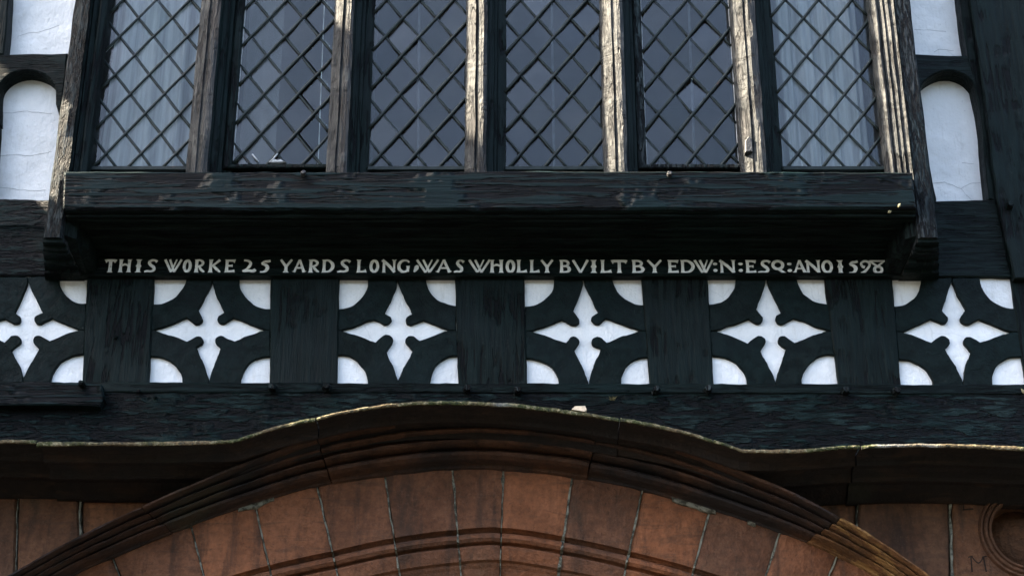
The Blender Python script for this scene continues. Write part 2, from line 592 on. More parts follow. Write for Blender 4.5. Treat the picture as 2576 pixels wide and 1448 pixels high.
def arch(cu, v_spring, v_top, ru, n=18):
    out = []
    for i in range(n + 1):
        a = math.pi * i / n
        out.append((cu - ru * math.cos(a), v_spring - (v_spring - v_top) * math.sin(a) ** .92))
    return out


YT = Y_UP_T


def hairline(pts, Y):
    lp = catmull_open([P2(u, v, Y) for u, v in pts])
    rows = []
    for k, (x, z) in enumerate(lp):
        x += .002 * noise.noise(Vector((x * 60, z * 60, 1))); z += .003 * noise.noise(Vector((x * 60, z * 60, 2)))
        w = .0007 * (1 + .6 * noise.noise(Vector((x * 40, z * 40, 5))))
        rows.append([(x, Y - .0002, z + w), (x, Y - .0006, z), (x, Y - .0002, z - w)])
    grid_obj('hairline_crack', rows, M_CRACK, wall, caps=False)


def catmull_open(pts):
    out = []
    for a, b in zip(pts[:-1], pts[1:]):
        for k in range(5): out.append((a[0] + (b[0] - a[0]) * k / 5, a[1] + (b[1] - a[1]) * k / 5))
    return out + [pts[-1]]


for pts in ([(0, 284), (30, 285), (60, 280), (95, 283), (130, 286)], [(0, 392), (40, 390), (75, 392), (110, 386), (130, 380)], [(-5, 472), (30, 474), (48, 478), (80, 480), (115, 478)], [(48, 430), (50, 478), (46, 500)],
            [(45, 92), (70, 84), (95, 82), (115, 76), (150, 64)], [(2338, 463), (2375, 458), (2395, 466), (2418, 475), (2440, 462), (2470, 458), (2485, 460)], [(2418, 475), (2432, 492), (2450, 508)],
            [(2300, 75), (2340, 76), (2380, 80)], [(2350, 132), (2362, 124), (2400, 128)], [(2420, 410), (2450, 412)]):
    hairline(pts, Y_UP_IN - .0005)
# left: stud at the picture edge, rail with its arched underside, foot rail
slab('stud', quadpx([(-45, -420), (33, -420), (22, 0), (10, 137), (-62, 137)], YT), YT, .03, M_TZ, wall, .003)
la = arch(68, 232, 177, 72)
slab('rail', quadpx([(-70, 137), (170, 134), (150, 300)] + [(140, 260)] + la[::-1] + [(-6, 300), (-70, 300)], YT), YT, .03, M_TX, wall, .003)
slab('stud', quadpx([(-80, 302), (-8, 302), (-22, 500), (-90, 500)], YT), YT - .002, .03, M_TZ, wall, .003)
slab('stud', quadpx([(-260, -420), (-160, -420), (-190, 690), (-290, 690)], YT), YT - .004, .03, M_TZ, wall, .003)
slab('beam', quadpx([(-260, 498), (60, 500), (140, 503), (140, 575), (60, 568), (-260, 572)], YT - .012), YT - .012, .03, M_TX_ROUGH, wall, .004, .015)
slab('beam', quadpx([(-260, 570), (60, 568), (140, 573), (140, 692), (-260, 690)], YT - .006), YT - .006, .03, M_TX_ROUGH, wall, .003)
# right
ra = arch(2386, 255, 177, 76)
slab('rail', quadpx([(2260, 133), (2350, 138), (2432, 139), (2480, 270)] + [(2472, 290)] + ra[::-1] + [(2312, 300), (2270, 300)], YT), YT, .03, M_TX, wall, .0025)
slab('stud', quadpx([(2250, 300), (2310, 300), (2356, 498), (2356, 520), (2270, 520)], YT), YT - .003, .03, M_TZ, wall, .003)
slab('stud', quadpx([(2375, -420), (2436, -420), (2452, 0), (2468, 120), (2508, 480), (2508, 506), (2487, 500), (2466, 290), (2434, 138), (2415, 0)], YT), YT - .0015, .03, M_TZ, wall, .003)
slab('post', quadpx([(2400, -420), (2700, -420), (2760, 700), (2552, 700), (2508, 500), (2470, 200), (2440, 0)], YT - .03), YT - .03, .03, M_TZ, wall, .003)
slab('beam', quadpx([(2260, 504), (2380, 505), (2505, 502), (2545, 696), (2260, 696)], YT - .006), YT - .006, .03, M_TX, wall, .003)

# pierced band: six star panels and the studs between them
PAN = [  # corners tl, tr, br, bl and star centre
    [(-78, 700), (217, 700), (206, 958), (-92, 958), (69, 829)],
    [(390, 700), (678, 700), (676, 961), (376, 961), (527, 829)],
    [(856, 700), (1142, 700), (1151, 962), (850, 962), (1002, 830)],
    [(1321, 700), (1612, 700), (1632, 964), (1328, 964), (1474, 831)],
    [(1783, 700), (2072, 700), (2106, 964), (1797, 964), (1938, 830)],
    [(2247, 702), (2541, 702), (2578, 966), (2268, 966), (2404, 830)],
]
slab('infill', quadpx([(-260, 690), (2720, 690), (2760, 985), (-290, 985)], Y_IN), Y_IN, .04, M_WHITE, wall, 0, .3, .002)


def qmap(panel, a, b):
    """a, b in -1..1 (b up), the star centre pulled to its own place"""
    tl, tr, br, bl, c = panel
    s, t = (a + 1) / 2, (1 - b) / 2
    u = (tl[0] * (1 - s) + tr[0] * s) * (1 - t) + (bl[0] * (1 - s) + br[0] * s) * t
    v = (tl[1] * (1 - s) + tr[1] * s) * (1 - t) + (bl[1] * (1 - s) + br[1] * s) * t
    mu = sum(p[0] for p in (tl, tr, br, bl)) / 4; mv = sum(p[1] for p in (tl, tr, br, bl)) / 4
    w = (1 - a * a) * (1 - b * b)
    return u + (c[0] - mu) * w, v + (c[1] - mv) * w


def quadrant(panel, sx, sy, rg):
    """outline of one corner brace: corner arc, straight ends and the cusped star side"""
    r1 = .50 + rg.uniform(-.05, .07); r2 = .53 + rg.uniform(-.06, .06)
    tipa = .95 + rg.uniform(-.06, .04); tipb = .94 + rg.uniform(-.05, .04)
    L = []
    L.append((-1.02, 1 - r2))
    L.append((-1.02, .0))
    L.append((-tipa, .002))
    sa = (-.385 + rg.uniform(-.05, .05), .225 + rg.uniform(-.03, .025))
    for i in range(1, 6):                       # concave flank of the arm
        t = i / 6
        L.append((-tipa + (sa[0] + tipa) * t, .006 + sa[1] * (t ** 1.22)))
    L.append(sa)
    kx, ky, kr = -.205 + rg.uniform(-.015, .015), .205 + rg.uniform(-.015, .015), .098 + rg.uniform(-.008, .008)
    a0, a1 = R(-128), R(38)
    for i in range(9):
        a = a0 + (a1 - a0) * i / 8
        L.append((kx + kr * math.cos(a), ky + kr * math.sin(a)))
    sb = (-.222 + rg.uniform(-.03, .03), .375 + rg.uniform(-.05, .04))
    L.append(sb)
    for i in range(1, 6):
        t = i / 6
        L.append((sb[0] * (1 - t) ** 1.22 - .006, sb[1] + (tipb - sb[1]) * t))
    L.append((-.002, tipb))
    L.append((.0, 1.03))
    L.append((-1 + r1, 1.03))
    for i in range(0, 13):
        a = math.pi / 2 * i / 12
        L.append((-1 + r1 * math.cos(a), 1 - r2 * math.sin(a)))
    return [P2(*qmap(panel, x * sx * -1 * -1, y * sy), Y_BR) for x, y in L]


rg = random.Random(7)
for i, pn in enumerate(PAN):
    org = P(pn[4][0], pn[3][1], Y_BR)
    q = empty('star_panel', org, wall)
    for sx in (1, -1):
        for sy in (1, -1):
            slab('brace', quadrant(pn, sx, sy, rg), Y_BR - rg.uniform(0, .002), Y_IN + .002, M_TB, q, .0030, .012, .0025, None, 30)
edges = [(-290, -320)] + [(p[0][0], p[3][0]) for p in PAN] + [(2760, 2800)]
for i in range(7):
    lt, lb = (PAN[i - 1][1][0], PAN[i - 1][2][0]) if i else (-270, -300)
    rt, rb = (PAN[i][0][0], PAN[i][3][0]) if i < 6 else (2760, 2800)
    d = rg.uniform(0, .004)
    k = (rb - rt) / 260; kl = (lb - lt) / 260
    slab('stud', quadpx([(lt + 2 - 25 * kl, 675), (rt - 2 - 25 * k, 675), (rb - 2 + 15 * k, 975), (lb + 2 + 15 * kl, 975)], Y_ST), Y_ST - d, .03, M_TZ, wall, .002, .02)

# bottom beam over the arch, its smoother upper band, the patch board and the pegs
slab('beam', quadpx([(-290, 958), (600, 961), (1300, 963), (2780, 966), (2785, 992), (1300, 988), (600, 987), (-290, 985)], -.073), -.073, .05, M_TX, wall, .003, .02)
slab('board', quadpx([(-290, 962), (200, 960), (256, 966), (260, 1000), (250, 1019), (120, 1018), (-290, 1016)], -.105), -.105, -.06, M_TX_SILL, wall, .004, .015)


def peg(u, v, Y, parent, r=.009, ln=.03, mat=None):
    c = P(u, v, Y)
    rows = []
    for k, (rr, dy) in enumerate(((1.1, .01), (1.0, -.3), (.95, -.8), (.7, -1.0))):
        ring = []
        for i in range(8):
            a = 2 * math.pi * i / 8 + rnd.uniform(-.15, .15)
            q = rr * r * rnd.uniform(.8, 1.2)
            ring.append((c.x + q * math.cos(a), c.y + dy * ln, c.z + q * math.sin(a) - .12 * k * r))
        rows.append(ring)
    return grid_obj('peg', rows, mat or M_TX_ROUGH, parent, close=True)


for u, v in ((687, 978), (823, 977), (1176, 981), (1302, 985), (1650, 983), (1780, 982), (2124, 985), (2252, 986)):
    peg(u, v, -.073, wall, .0125, .036, M_TZ_WORN)
peg(208, 968, -.105, wall, .010, .03)
peg(2537, 519, Y_UP_T - .03, wall, .012, .03)
for u, v in ((291, 848), (390, 1000), (350, 985)):
    peg(u, v, Y_ST - .004 if v < 900 else -.073, wall, .006, .014)

# wall above and beside the bay, out of the picture, that closes the house
ztop = Z_HEAD + .55
xl, xr = P(150, 400, YT).x, P(2330, 400, YT).x
box('infill', -3.3, xl - .9, Y_UP_IN + .004, .06, 3.0, ztop, M_WHITE, wall)
box('infill', xr + .9, 3.3, Y_UP_IN + .004, .06, 3.0, ztop, M_WHITE, wall)
box('infill', -3.3, 3.3, Y_UP_IN + .004, .06, Z_HEAD + .14, 6.4, M_WHITE, wall)
box('beam', -3.3, 3.3, -.06, .07, ztop - .1, ztop + .12, M_TX, wall)

# ================================================================== the oriel window
oriel = empty('oriel_window', (0, -.2, P(CU, 700, Y_BOARD).z))
tag(oriel, 'projecting black timber window of six leaded lights above a painted inscription', 'window')

# sill
slab('sill', quadpx([(161, 431), (700, 432), (1290, 430), (1800, 431), (2297, 433), (2306, 520), (1700, 522), (1000, 523), (400, 522), (156, 523)], Y_SILL),
     Y_SILL, -.20, M_TX_SILL, oriel, .0025, .02, .006)
for v_ in [o for o in COL.objects if o.name == 'sill'][0].data.vertices:      # the face leans in a little towards its foot
    v_.co.y += (.13 - v_.co.z) * math.tan(R(5.0)) * (v_.co.y < -.02) - .002

# cheeks: boards at each end, from the head down past the sill
zc0 = P(CU, 597, Y_CHEEK).z
LO, LI = P(108, 597, Y_CHEEK).x, P(157, 597, Y_CHEEK).x
RI, RO = P(2311, 597, Y_CHEEK).x, P(2362, 597, Y_CHEEK).x


def cheek(x0, x1, sgn):
    rows = []
    n = 46
    for k in range(n + 1):
        z = zc0 + (Z_HEAD + .14 - zc0) * k / n
        f = lambda s: .0035 * noise.noise(Vector((s, z * 9, sgn)))
        w0 = x0 + f(1); w1 = x1 + f(2)
        rows.append([(w0, .0, z), (w0 + f(3) * .5, Y_CHEEK + .008, z), (w0 + .007, Y_CHEEK + f(4) * .6, z), (x0 * .5 + x1 * .5, Y_CHEEK - .002 + f(5) * .6, z),
                     (w1 - .007, Y_CHEEK + f(6) * .6, z), (w1 + f(7) * .5, Y_CHEEK + .008, z), (w1, 0, z)])
    return grid_obj('cheek', rows, M_TZ_WORN, oriel)


cheek(LO, LI, 3.3)
cheek(RI, RO, 8.1)


# moulded consoles under the cheeks, stepping back to the wall
def console(x_out, x_in, sg):
    # (y, z below the cheek foot) profile from the front to the wall, and how far the outer side spreads
    prof = [(Y_CHEEK + .010, 0), (Y_CHEEK + .012, -.010), (Y_CHEEK + .018, -.012), (Y_CHEEK + .020, -.004), (Y_CHEEK + .050, -.005), (Y_CHEEK + .052, -.014), (Y_CHEEK + .062, -.016), (Y_CHEEK + .064, -.008), (Y_CHEEK + .072, -.008), (Y_CHEEK + .074, -.017), (Y_CHEEK + .082, -.018),
            (Y_CHEEK + .084, -.010), (Y_CHEEK + .130, -.012), (Y_CHEEK + .132, -.022), (Y_CHEEK + .145, -.024), (Y_CHEEK + .147, -.015), (Y_CHEEK + .190, -.017), (Y_CHEEK + .192, -.027), (Y_CHEEK + .21, -.028), (Y_CHEEK + .212, -.022), (-.02, -.024)]
    rows = []
    for s in (0, .25, .5, .75, 1):
        r_ = []
        for y, dz in prof:
            spread = .052 * (y - Y_CHEEK) / .25
            xo = x_out - sg * spread
            xi = x_in + sg * .012 * (y - Y_CHEEK) / .25
            r_.append((xo + (xi - xo) * s, y + .002 * noise.noise(Vector((s * 3, y * 40, sg))), zc0 + dz))
        r_.append((x_in + sg * .012 if s > .9 else x_out + (x_in - x_out) * s, -.02, zc0 + .05))
        r_.append((x_out + (x_in - x_out) * s, Y_CHEEK + .010, zc0 + .004))
        rows.append(r_)
    o = grid_obj('bracket', rows, [M_TZ, M_WEATH_SUN], oriel, close=True)
    o.data.polygons[len(o.data.polygons) - 1].material_index = 1  # pale inner face stands in for sunlight on the bracket edge
    return o


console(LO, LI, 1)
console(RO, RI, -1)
# inner returns beside the brackets
for x, sg in ((LI, 1), (RI, -1)):
    lp = [(x - sg * .006, Y_CHEEK + .02), (x + sg * .03, Y_CHEEK + .05), (x + sg * .035, Y_CHEEK + .09), (x + sg * .055, Y_CHEEK + .12), (x + sg * .06, -.03), (x - sg * .006, -.03)]
    zt = P(CU, 524, Y_SILL).z
    rows = []
    for z, k in ((zc0 - .022, 0.0), (zc0 - .014, .35), (zc0 - .004, .75), (zc0 + .02, 1.0), (zt + .05, 1.0)):
        rows.append([(px, -.03 + (py + .03) * k if k < 1 else py, z) for px, py in lp])
    grid_obj('bracket_return', rows, M_TZ, oriel, close=True)

# cornice moulding under the sill
zs = P(CU, 523, Y_SILL).z
prof = [(-.20, .06), (-.325, .06), (-.325, .004), (-.318, -.001), (-.308, -.001), (-.307, -.009), (-.300, -.011), (-.296, -.009), (-.295, -.001), (-.288, -.001), (-.287, -.010), (-.276, -.013), (-.272, -.010), (-.271, -.003), (-.245, -.004), (-.243, -.015), (-.236, -.018),
        (-.230, -.016), (-.229, -.008), (-.185, -.010), (-.183, -.022), (-.174, -.025), (-.170, -.022), (-.169, -.014), (-.125, -.016), (-.123, -.028), (-.112, -.031), (-.108, -.028), (-.107, -.022), (-.085, -.024), (-.083, -.032), (-.05, -.032), (-.05, .06)]
rows = []
x0, x1 = LI + .003, RI - .003
for k in range(60):
    x = x0 + (x1 - x0) * k / 59
    rows.append([(x, y + .0012 * noise.noise(Vector((x * 5, y * 20, 1))), zs + z + .002 * noise.noise(Vector((x * 2.2, y * 30, 9)))) for y, z in prof])
grid_obj('cornice_moulding', rows, M_TX, oriel, close=True)

# inscription board
zb_t, zb_b = P(CU, 630, Y_BOARD).z, P(CU, 695, Y_BOARD).z
prof = [(-.05, zb_t + .03), (Y_BOARD, zb_t + .03), (Y_BOARD, zb_b + .014), (Y_BOARD - .006, zb_b + .010), (Y_BOARD - .008, zb_b + .004), (Y_BOARD - .004, zb_b), (-.05, zb_b)]
bx0, bx1 = P(205, 660, Y_BOARD).x, P(2268, 660, Y_BOARD).x
rows = []
for k in range(50):
    x = bx0 + (bx1 - bx0) * k / 49
    rows.append([(x, y, z + .0015 * noise.noise(Vector((x * 4, z * 10, 3)))) for y, z in prof])
board = grid_obj('inscription_board', rows, M_TX, oriel, close=True)


def stem(x, k=1.0):
    return [(x, 0, .36 * k), (x, .10, .24 * k), (x, .5, .19 * k), (x, .9, .22 * k), (x, 1, .31 * k)]


def oval(cx, cy, rx, ry, w):
    return [(cx + rx * math.cos(a), cy + ry * math.sin(a), w * (1 + .22 * abs(math.cos(a)))) for a in [2 * math.pi * i / 20 for i in range(21)]]


ROD = [(.5, 0, .46), (.5, .12, .26), (.5, .38, .26), (.5, .5, .40), (.5, .62, .25), (.5, .88, .24), (.5, 1, .42)]
G = {
    'T': [stem(.5, 1.1), [(.0, .84, .30), (.2, .92, .17), (.8, .92, .17), (1, .84, .28)]],
    'H': [stem(.17), stem(.83), [(.2, .5, .11), (.5, .62, .13), (.8, .5, .11)]],
    'I': [ROD],
    'S': [[(1, .82, .20), (.8, .94, .13), (.5, .92, .16), (.36, .74, .2), (.52, .55, .2), (.74, .4, .21), (.78, .2, .2), (.55, .08, .15), (.25, .1, .14), (0, .04, .12)]],
    'W': [[(.02, 1, .17), (.42, .02, .16)], [(.3, 1, .15), (.6, .02, .16)], [(.70, 1, .10), (.43, .06, .11)], [(.98, 1, .14), (.6, .04, .14)]],
    'O': [oval(.5, .5, .38, .42, .17)],
    'R': [stem(.16), [(.1, .93, .12), (.5, .95, .13), (.8, .78, .18), (.68, .56, .14), (.25, .46, .11)], [(.4, .5, .14), (.62, .25, .18), (.98, .02, .13)]],
    'K': [stem(.16), [(.92, .98, .18), (.6, .72, .13), (.25, .48, .13)], [(.35, .55, .15), (.65, .28, .19), (1, .02, .11)]],
    'E': [stem(.18), [(.05, .93, .14), (.7, .92, .15), (.97, .88, .26)], [(.2, .52, .12), (.6, .52, .12), (.74, .52, .2)], [(.05, .07, .14), (.7, .08, .16), (.97, .11, .24)]],
    '2': [[(.08, .95, .12), (.36, .92, .14), (.58, .74, .2), (.52, .5, .19), (.3, .24, .16), (.02, .08, .14)], [(.1, .1, .17), (.5, .14, .16), (.8, .1, .22), (.98, .24, .2)]],
    '5': [[(1, .92, .16), (.7, .86, .17), (.4, .84, .15), (.15, .68, .14)], [(.15, .68, .12), (.5, .6, .2), (.74, .4, .25), (.62, .16, .2), (.35, .04, .14), (.02, .04, .09)]],
    'Y': [[(.03, 1, .16), (.48, .48, .19)], [(.97, 1, .15), (.52, .48, .17)], [(.5, .54, .22), (.5, .15, .23), (.5, 0, .40)]],
    'A': [[(.5, 1, .13), (.2, .15, .15), (.12, 0, .30)], [(.5, 1, .17), (.8, .15, .20), (.88, 0, .32)], [(.26, .36, .10), (.74, .36, .10)]],
    'D': [stem(.15), [(.05, .92, .12), (.5, .94, .14), (.83, .68, .22), (.85, .38, .22), (.55, .08, .15), (.05, .06, .13)]],
    'L': [stem(.22), [(.05, .06, .13), (.6, .08, .13), (.95, .14, .26)]],
    'N': [[(.16, 0, .32), (.16, .12, .19), (.16, .95, .16)], [(.04, .98, .2), (.5, .55, .19), (.92, .03, .2)], [(.88, .05, .14), (.88, .85, .17), (.88, 1, .32)]],
    'G': [[(.97, .82, .12), (.72, .95, .12), (.35, .9, .16), (.12, .6, .22), (.17, .28, .22), (.45, .07, .17), (.78, .13, .14), (.86, .3, .16)], [(.88, .08, .14), (.88, .3, .18), (.88, .52, .24)]],
    'B': [stem(.17), [(.05, .94, .12), (.55, .93, .14), (.78, .75, .18), (.6, .55, .13), (.2, .52, .1)], [(.2, .52, .1), (.65, .5, .14), (.87, .28, .23), (.65, .07, .16), (.05, .06, .12)]],
    'V': [[(.02, 1, .19), (.5, .02, .17)], [(.97, 1, .17), (.5, .02, .13)]],
    'Q': [oval(.42, .63, .34, .30, .17), [(.3, .38, .13), (.6, .2, .16), (.85, .02, .16), (1, .02, .08)]],
    '9': [[(.42, .46, .2), (.2, .56, .17), (.14, .78, .15), (.45, .94, .14), (.8, .85, .16), (.84, .6, .16), (.55, .28, .16), (.25, .06, .18), (.03, .02, .12)]],
    '8': [[(0, .95, .10), (1, .95, .11)], [(.02, .95, .11), (.5, .52, .15)], [(.97, .95, .11), (.48, .52, .14)], oval(.52, .28, .24, .24, .15)],
    ':': [[(.5, .62, .10), (.5, .68, .28), (.5, .74, .30), (.5, .80, .14)], [(.5, .10, .10), (.5, .16, .26), (.5, .24, .30), (.5, .31, .12)]],
    ',': [[(.75, .58, .10), (.75, .46, .30), (.62, .34, .30), (.35, .18, .2), (.05, .06, .08)]],
}
TEXT = []


def zoomline(orig, scale, items):
    for ch, a, b in items:
        TEXT.append((ch, (orig + a / scale) * .89444, (orig + b / scale) * .89444))


zoomline(280, 5.152, [('T', 65, 245), ('H', 265, 470), ('I', 510, 620), ('S', 645, 838), ('W', 930, 1195), ('O', 1205, 1335), ('R', 1375, 1530), ('K', 1575, 1760), ('E', 1810, 1972), ('2', 2065, 2272), ('5', 2320, 2478)])
zoomline(770, 5.152, [('Y', 88, 268), ('A', 260, 480), ('R', 508, 662), ('D', 698, 882), ('S', 918, 1108), ('L', 1195, 1352), ('O', 1388, 1525), ('N', 1560, 1772), ('G', 1790, 1970), (',', 2025, 2092), ('W', 2065, 2390), ('A', 2335, 2590)])
zoomline(1260, 5.152, [('S', 85, 230), ('W', 300, 610), ('H', 605, 805), ('O', 842, 968), ('L', 990, 1150), ('L', 1180, 1332), ('Y', 1350, 1520), ('B', 1620, 1778), ('V', 1810, 2030), ('I', 2068, 2155), ('L', 2205, 2372), ('T', 2375, 2590)])
zoomline(1750, 6.44, [('B', 180, 398), ('Y', 460, 710), ('E', 832, 1018), ('D', 1062, 1308), ('W', 1315, 1640), (':', 1655, 1715), ('N', 1762, 2045), (':', 2115, 2175), ('E', 2245, 2420)])
zoomline(2100, 6.44, [('S', 210, 420), ('Q', 465, 710), (':', 745, 810), ('A', 835, 1085), ('N', 1075, 1325), ('O', 1368, 1550), ('I', 1635, 1758), ('5', 1858, 2008), ('9', 2065, 2250), ('8', 2245, 2500)])


def catmull(pts, k=5):
    if len(pts) < 3: return pts
    out = []
    for i in range(len(pts) - 1):
        p0 = pts[max(0, i - 1)]; p1 = pts[i]; p2 = pts[i + 1]; p3 = pts[min(len(pts) - 1, i + 2)]
        for j in range(k):
            t = j / k
            out.append(tuple(.5 * (2 * b + (c - a) * t + (2 * a - 5 * b + 4 * c - d) * t * t + (3 * b - a - 3 * c + d) * t ** 3) for a, b, c, d in zip(p0, p1, p2, p3)))
    out.append(pts[-1])
    return out


def glyph(name, strokes, X0, X1, ZB, H, yf, mat, parent, wk=1.02, thick=.0025, clampx=True):
    V, Fc = [], []
    Wd = X1 - X0
    for si, st in enumerate(strokes):
        pts = catmull(st)
        n = len(pts)
        q = [(X0 + p[0] * Wd, ZB + p[1] * H, max(.02, p[2]) * H * wk) for p in pts]
        y = yf - .00025 * si
        base = len(V)
        for i in range(n):
            a, b = q[max(0, i - 1)], q[min(n - 1, i + 1)]
            tx, tz = b[0] - a[0], b[1] - a[1]
            L = math.hypot(tx, tz) or 1
            nx, nz = -tz / L, tx / L
            jw = 1 + .10 * noise.noise(Vector((q[i][0] * 160, q[i][1] * 160, si * 3.1)))
            for s in (.5, -.5):
                x = q[i][0] + nx * q[i][2] * s * jw
                if clampx: x = min(max(x, X0 - .0025), X1 + .0025)
                z = min(max(q[i][1] + nz * q[i][2] * s * jw, ZB - .002), ZB + H + .002)
                V.append((x, y, z)); V.append((x, yf + thick, z))
        for i in range(n - 1):
            a = base + 4 * i; b = a + 4
            Fc += [(a, b, b + 2, a + 2), (a, a + 1, b + 1, b), (a + 2, b + 2, b + 3, a + 3)]
        a = base
        Fc.append((a, a + 2, a + 3, a + 1))
        a = base + 4 * (n - 1)
        Fc.append((a, a + 1, a + 3, a + 2))
    return mesh_obj(name, V, Fc, mat, parent)


for ch, u0, u1 in TEXT:
    vb = 684.3 + (u0 - 262) / 1960 * 2.6
    vt = 652.2 + (u0 - 262) / 1960 * 2.2
    p0, p1 = P(u0, vb, Y_BOARD - .003), P(u1, vt, Y_BOARD - .003)
    glyph('letter', G[ch], p0.x, p1.x, p0.z, p1.z - p0.z, Y_BOARD - .003, M_LETTER, board)

# lights ------------------------------------------------------------
# glass edges left, right (at the sill) and the three came crossings of the lowest row
LIGHTS = [(232, 476, 268), (585, 825, 610), (928, 1170, 959), (1273, 1519, 1310), (1626, 1860, 1661), (1970, 2221, 2007)]
zg0 = P(CU, 424, Y_GLASS).z
z_cross = P(CU, 388.5, Y_GLASS).z
PX = P(358 + 88, 388, Y_GLASS).x - P(358, 388, Y_GLASS).x
PZ = (P(CU, 388.5 - 98 * 3, Y_GLASS).z - P(CU, 388.5, Y_GLASS).z) / 3
LX = [(P(a, 418, Y_GLASS).x, P(b, 418, Y_GLASS).x, P(c, 388, Y_GLASS).x) for a, b, c in LIGHTS]


def mullion(xa, xb, sg):
    """upright between two lights: xa and xb are the neighbouring glass edges"""
    c, w = (xa + xb) / 2, (xb - xa) / 2
    # (side -1..1, y from the glass plane outwards)
    pf = [(-1.02, .02), (-1.02, -.030), (-1.0, -.046), (-.93, -.052), (-.78, -.058), (-.62, -.067), (-.52, -.073), (-.46, -.068), (-.36, -.073), (-.28, -.079), (-.12, -.080), (.05, -.076),
          (.12, -.068), (.15, -.054), (.27, -.050), (.38, -.044), (.43, -.030), (.55, -.026), (.60, -.014), (.97, -.006), (1.0, .0), (1.02, .02), (1.02, .09), (-1.02, .09)]
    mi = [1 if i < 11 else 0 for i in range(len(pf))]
    rows = []
    n = 64
    for k in range(n + 1):
        z = Z0 - .012 + (Z_HEAD - Z0 + .012) * k / n
        wear = .0045 * max(0, 1 - k / 10)
        r_ = []
        for j, (s, y) in enumerate(pf):
            a = .0022 + wear * .5
            nz = noise.noise_vector(Vector((s * 4 + sg * 11, y * 60, z * 8)))
            ridge = .002 * noise.noise(Vector((s * 22 + sg, sg * 5, z * 2.0)))
            r_.append((c + s * w + a * nz.x, Y_GLASS + y + (a * nz.y + ridge + wear if y < -.004 else 0), z + .003 * nz.z * (k == 0)))
        rows.append(r_)
    return grid_obj('mullion', rows, [M_TZ, M_WEATH_SUN], oriel, mi, close=True)


for i in range(5):
    mullion(LX[i][1], LX[i + 1][0], i + 1.7)


def jamb(x_gl, x_out, sg, lit):
    pf = [(0, .09), (0, -.03), (.003, -.046), (.018, -.057), (.024, -.056), (.027, -.049), (.040, -.063), (.044, -.056), (.056, -.070), (.060, -.063), (.074, -.075), (.078, -.072), (.082, -.077), (.086, -.077), (1, -.077), (1, .09)]
    L = abs(x_out - x_gl)
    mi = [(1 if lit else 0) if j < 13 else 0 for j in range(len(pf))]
    rows = []
    n = 60
    for k in range(n + 1):
        z = Z0 - .012 + (Z_HEAD - Z0 + .012) * k / n
        r_ = []
        for s, y in pf:
            d = min(s if s < 1 else L, L)
            nz = noise.noise_vector(Vector((d * 50 + sg * 3, y * 60, z * 8)))
            ridge = .0015 * noise.noise(Vector((d * 300 + sg, sg * 5, z * 2.0)))
            r_.append((x_gl + sg * d + .0016 * nz.x, Y_GLASS + y + (.0016 * nz.y + ridge if y < -.004 else 0), z))
        rows.append(r_)
    return grid_obj('jamb', rows, [M_TZ, M_WEATH_SUN], oriel, mi, close=True)


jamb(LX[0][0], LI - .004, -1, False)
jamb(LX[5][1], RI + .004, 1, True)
# head above the picture and a lean-to roof over the bay
slab('head', [(LO, Z_HEAD), (RO, Z_HEAD), (RO, Z_HEAD + .14), (LO, Z_HEAD + .14)], Y_CHEEK - .003, .0, M_TX, oriel)
rf = [(LO - .06, Y_CHEEK - .012, Z_HEAD + .13), (RO + .06, Y_CHEEK - .012, Z_HEAD + .13), (RO + .06, .0, Z_HEAD + .34), (LO - .06, .0, Z_HEAD + .34)]
mesh_obj('roof', rf + [(x, y, z + .03) for x, y, z in rf], [(0, 1, 2, 3), (4, 7, 6, 5), (0, 4, 5, 1), (1, 5, 6, 2), (2, 6, 7, 3), (3, 7, 4, 0)], M_SLATE, oriel)
box('bay_floor', LI - .01, RI + .01, -.20, .06, P(CU, 520, Y_SILL).z + .02, P(CU, 470, Y_SILL).z, M_TX, oriel)


def clip(poly, x0, x1, z0, z1):
    def cut(pl, ins, inter):
        out = []
        for i in range(len(pl)):
            a, b = pl[i - 1], pl[i]
            if ins(b):
                if not ins(a): out.append(inter(a, b))
                out.append(b)
            elif ins(a): out.append(inter(a, b))
        return out

    def ix(k, c):
        return lambda a, b: tuple(a[j] + (b[j] - a[j]) * (c - a[k]) / (b[k] - a[k]) for j in (0, 1))
    for k, c, s in ((0, x0, 1), (0, x1, -1), (1, z0, 1), (1, z1, -1)):
        if not poly: return []
        poly = cut(poly, (lambda p, k=k, c=c, s=s: (p[k] - c) * s >= 0), ix(k, c))
    return poly


def seg_clip(a, b, x0, x1, z0, z1):
    t0, t1 = 0.0, 1.0
    dx, dz = b[0] - a[0], b[1] - a[1]
    for p, q in ((-dx, a[0] - x0), (dx, x1 - a[0]), (-dz, a[1] - z0), (dz, z1 - a[1])):
        if p == 0:
            if q < 0: return None
            continue
        r_ = q / p
        if p < 0: t0 = max(t0, r_)
        else: t1 = min(t1, r_)
    if t0 >= t1: return None
    return (a[0] + dx * t0, a[1] + dz * t0), (a[0] + dx * t1, a[1] + dz * t1)


def came(a, b, y, r_, parent, sd):
    L = math.hypot(b[0] - a[0], b[1] - a[1])
    n = max(2, int(L / .03))
    tx, tz = (b[0] - a[0]) / L, (b[1] - a[1]) / L
    rows = []
    for k in range(n + 1):
        t = k / n
        x, z = a[0] + (b[0] - a[0]) * t, a[1] + (b[1] - a[1]) * t
        w = .0016 * noise.noise(Vector((x * 14, z * 14, sd)))
        ring = []
        for i in range(6):
            an = 2 * math.pi * i / 6
            rr = r_ * (1 + .12 * noise.noise(Vector((x * 60, z * 60, sd + i))))
            o_ = rr * math.cos(an) + w
            ring.append((x - tz * o_, y + rr * .8 * math.sin(an), z + tx * o_))
        rows.append(ring)
    return grid_obj('lead_came', rows, M_LEAD, parent, close=True, smooth=True)


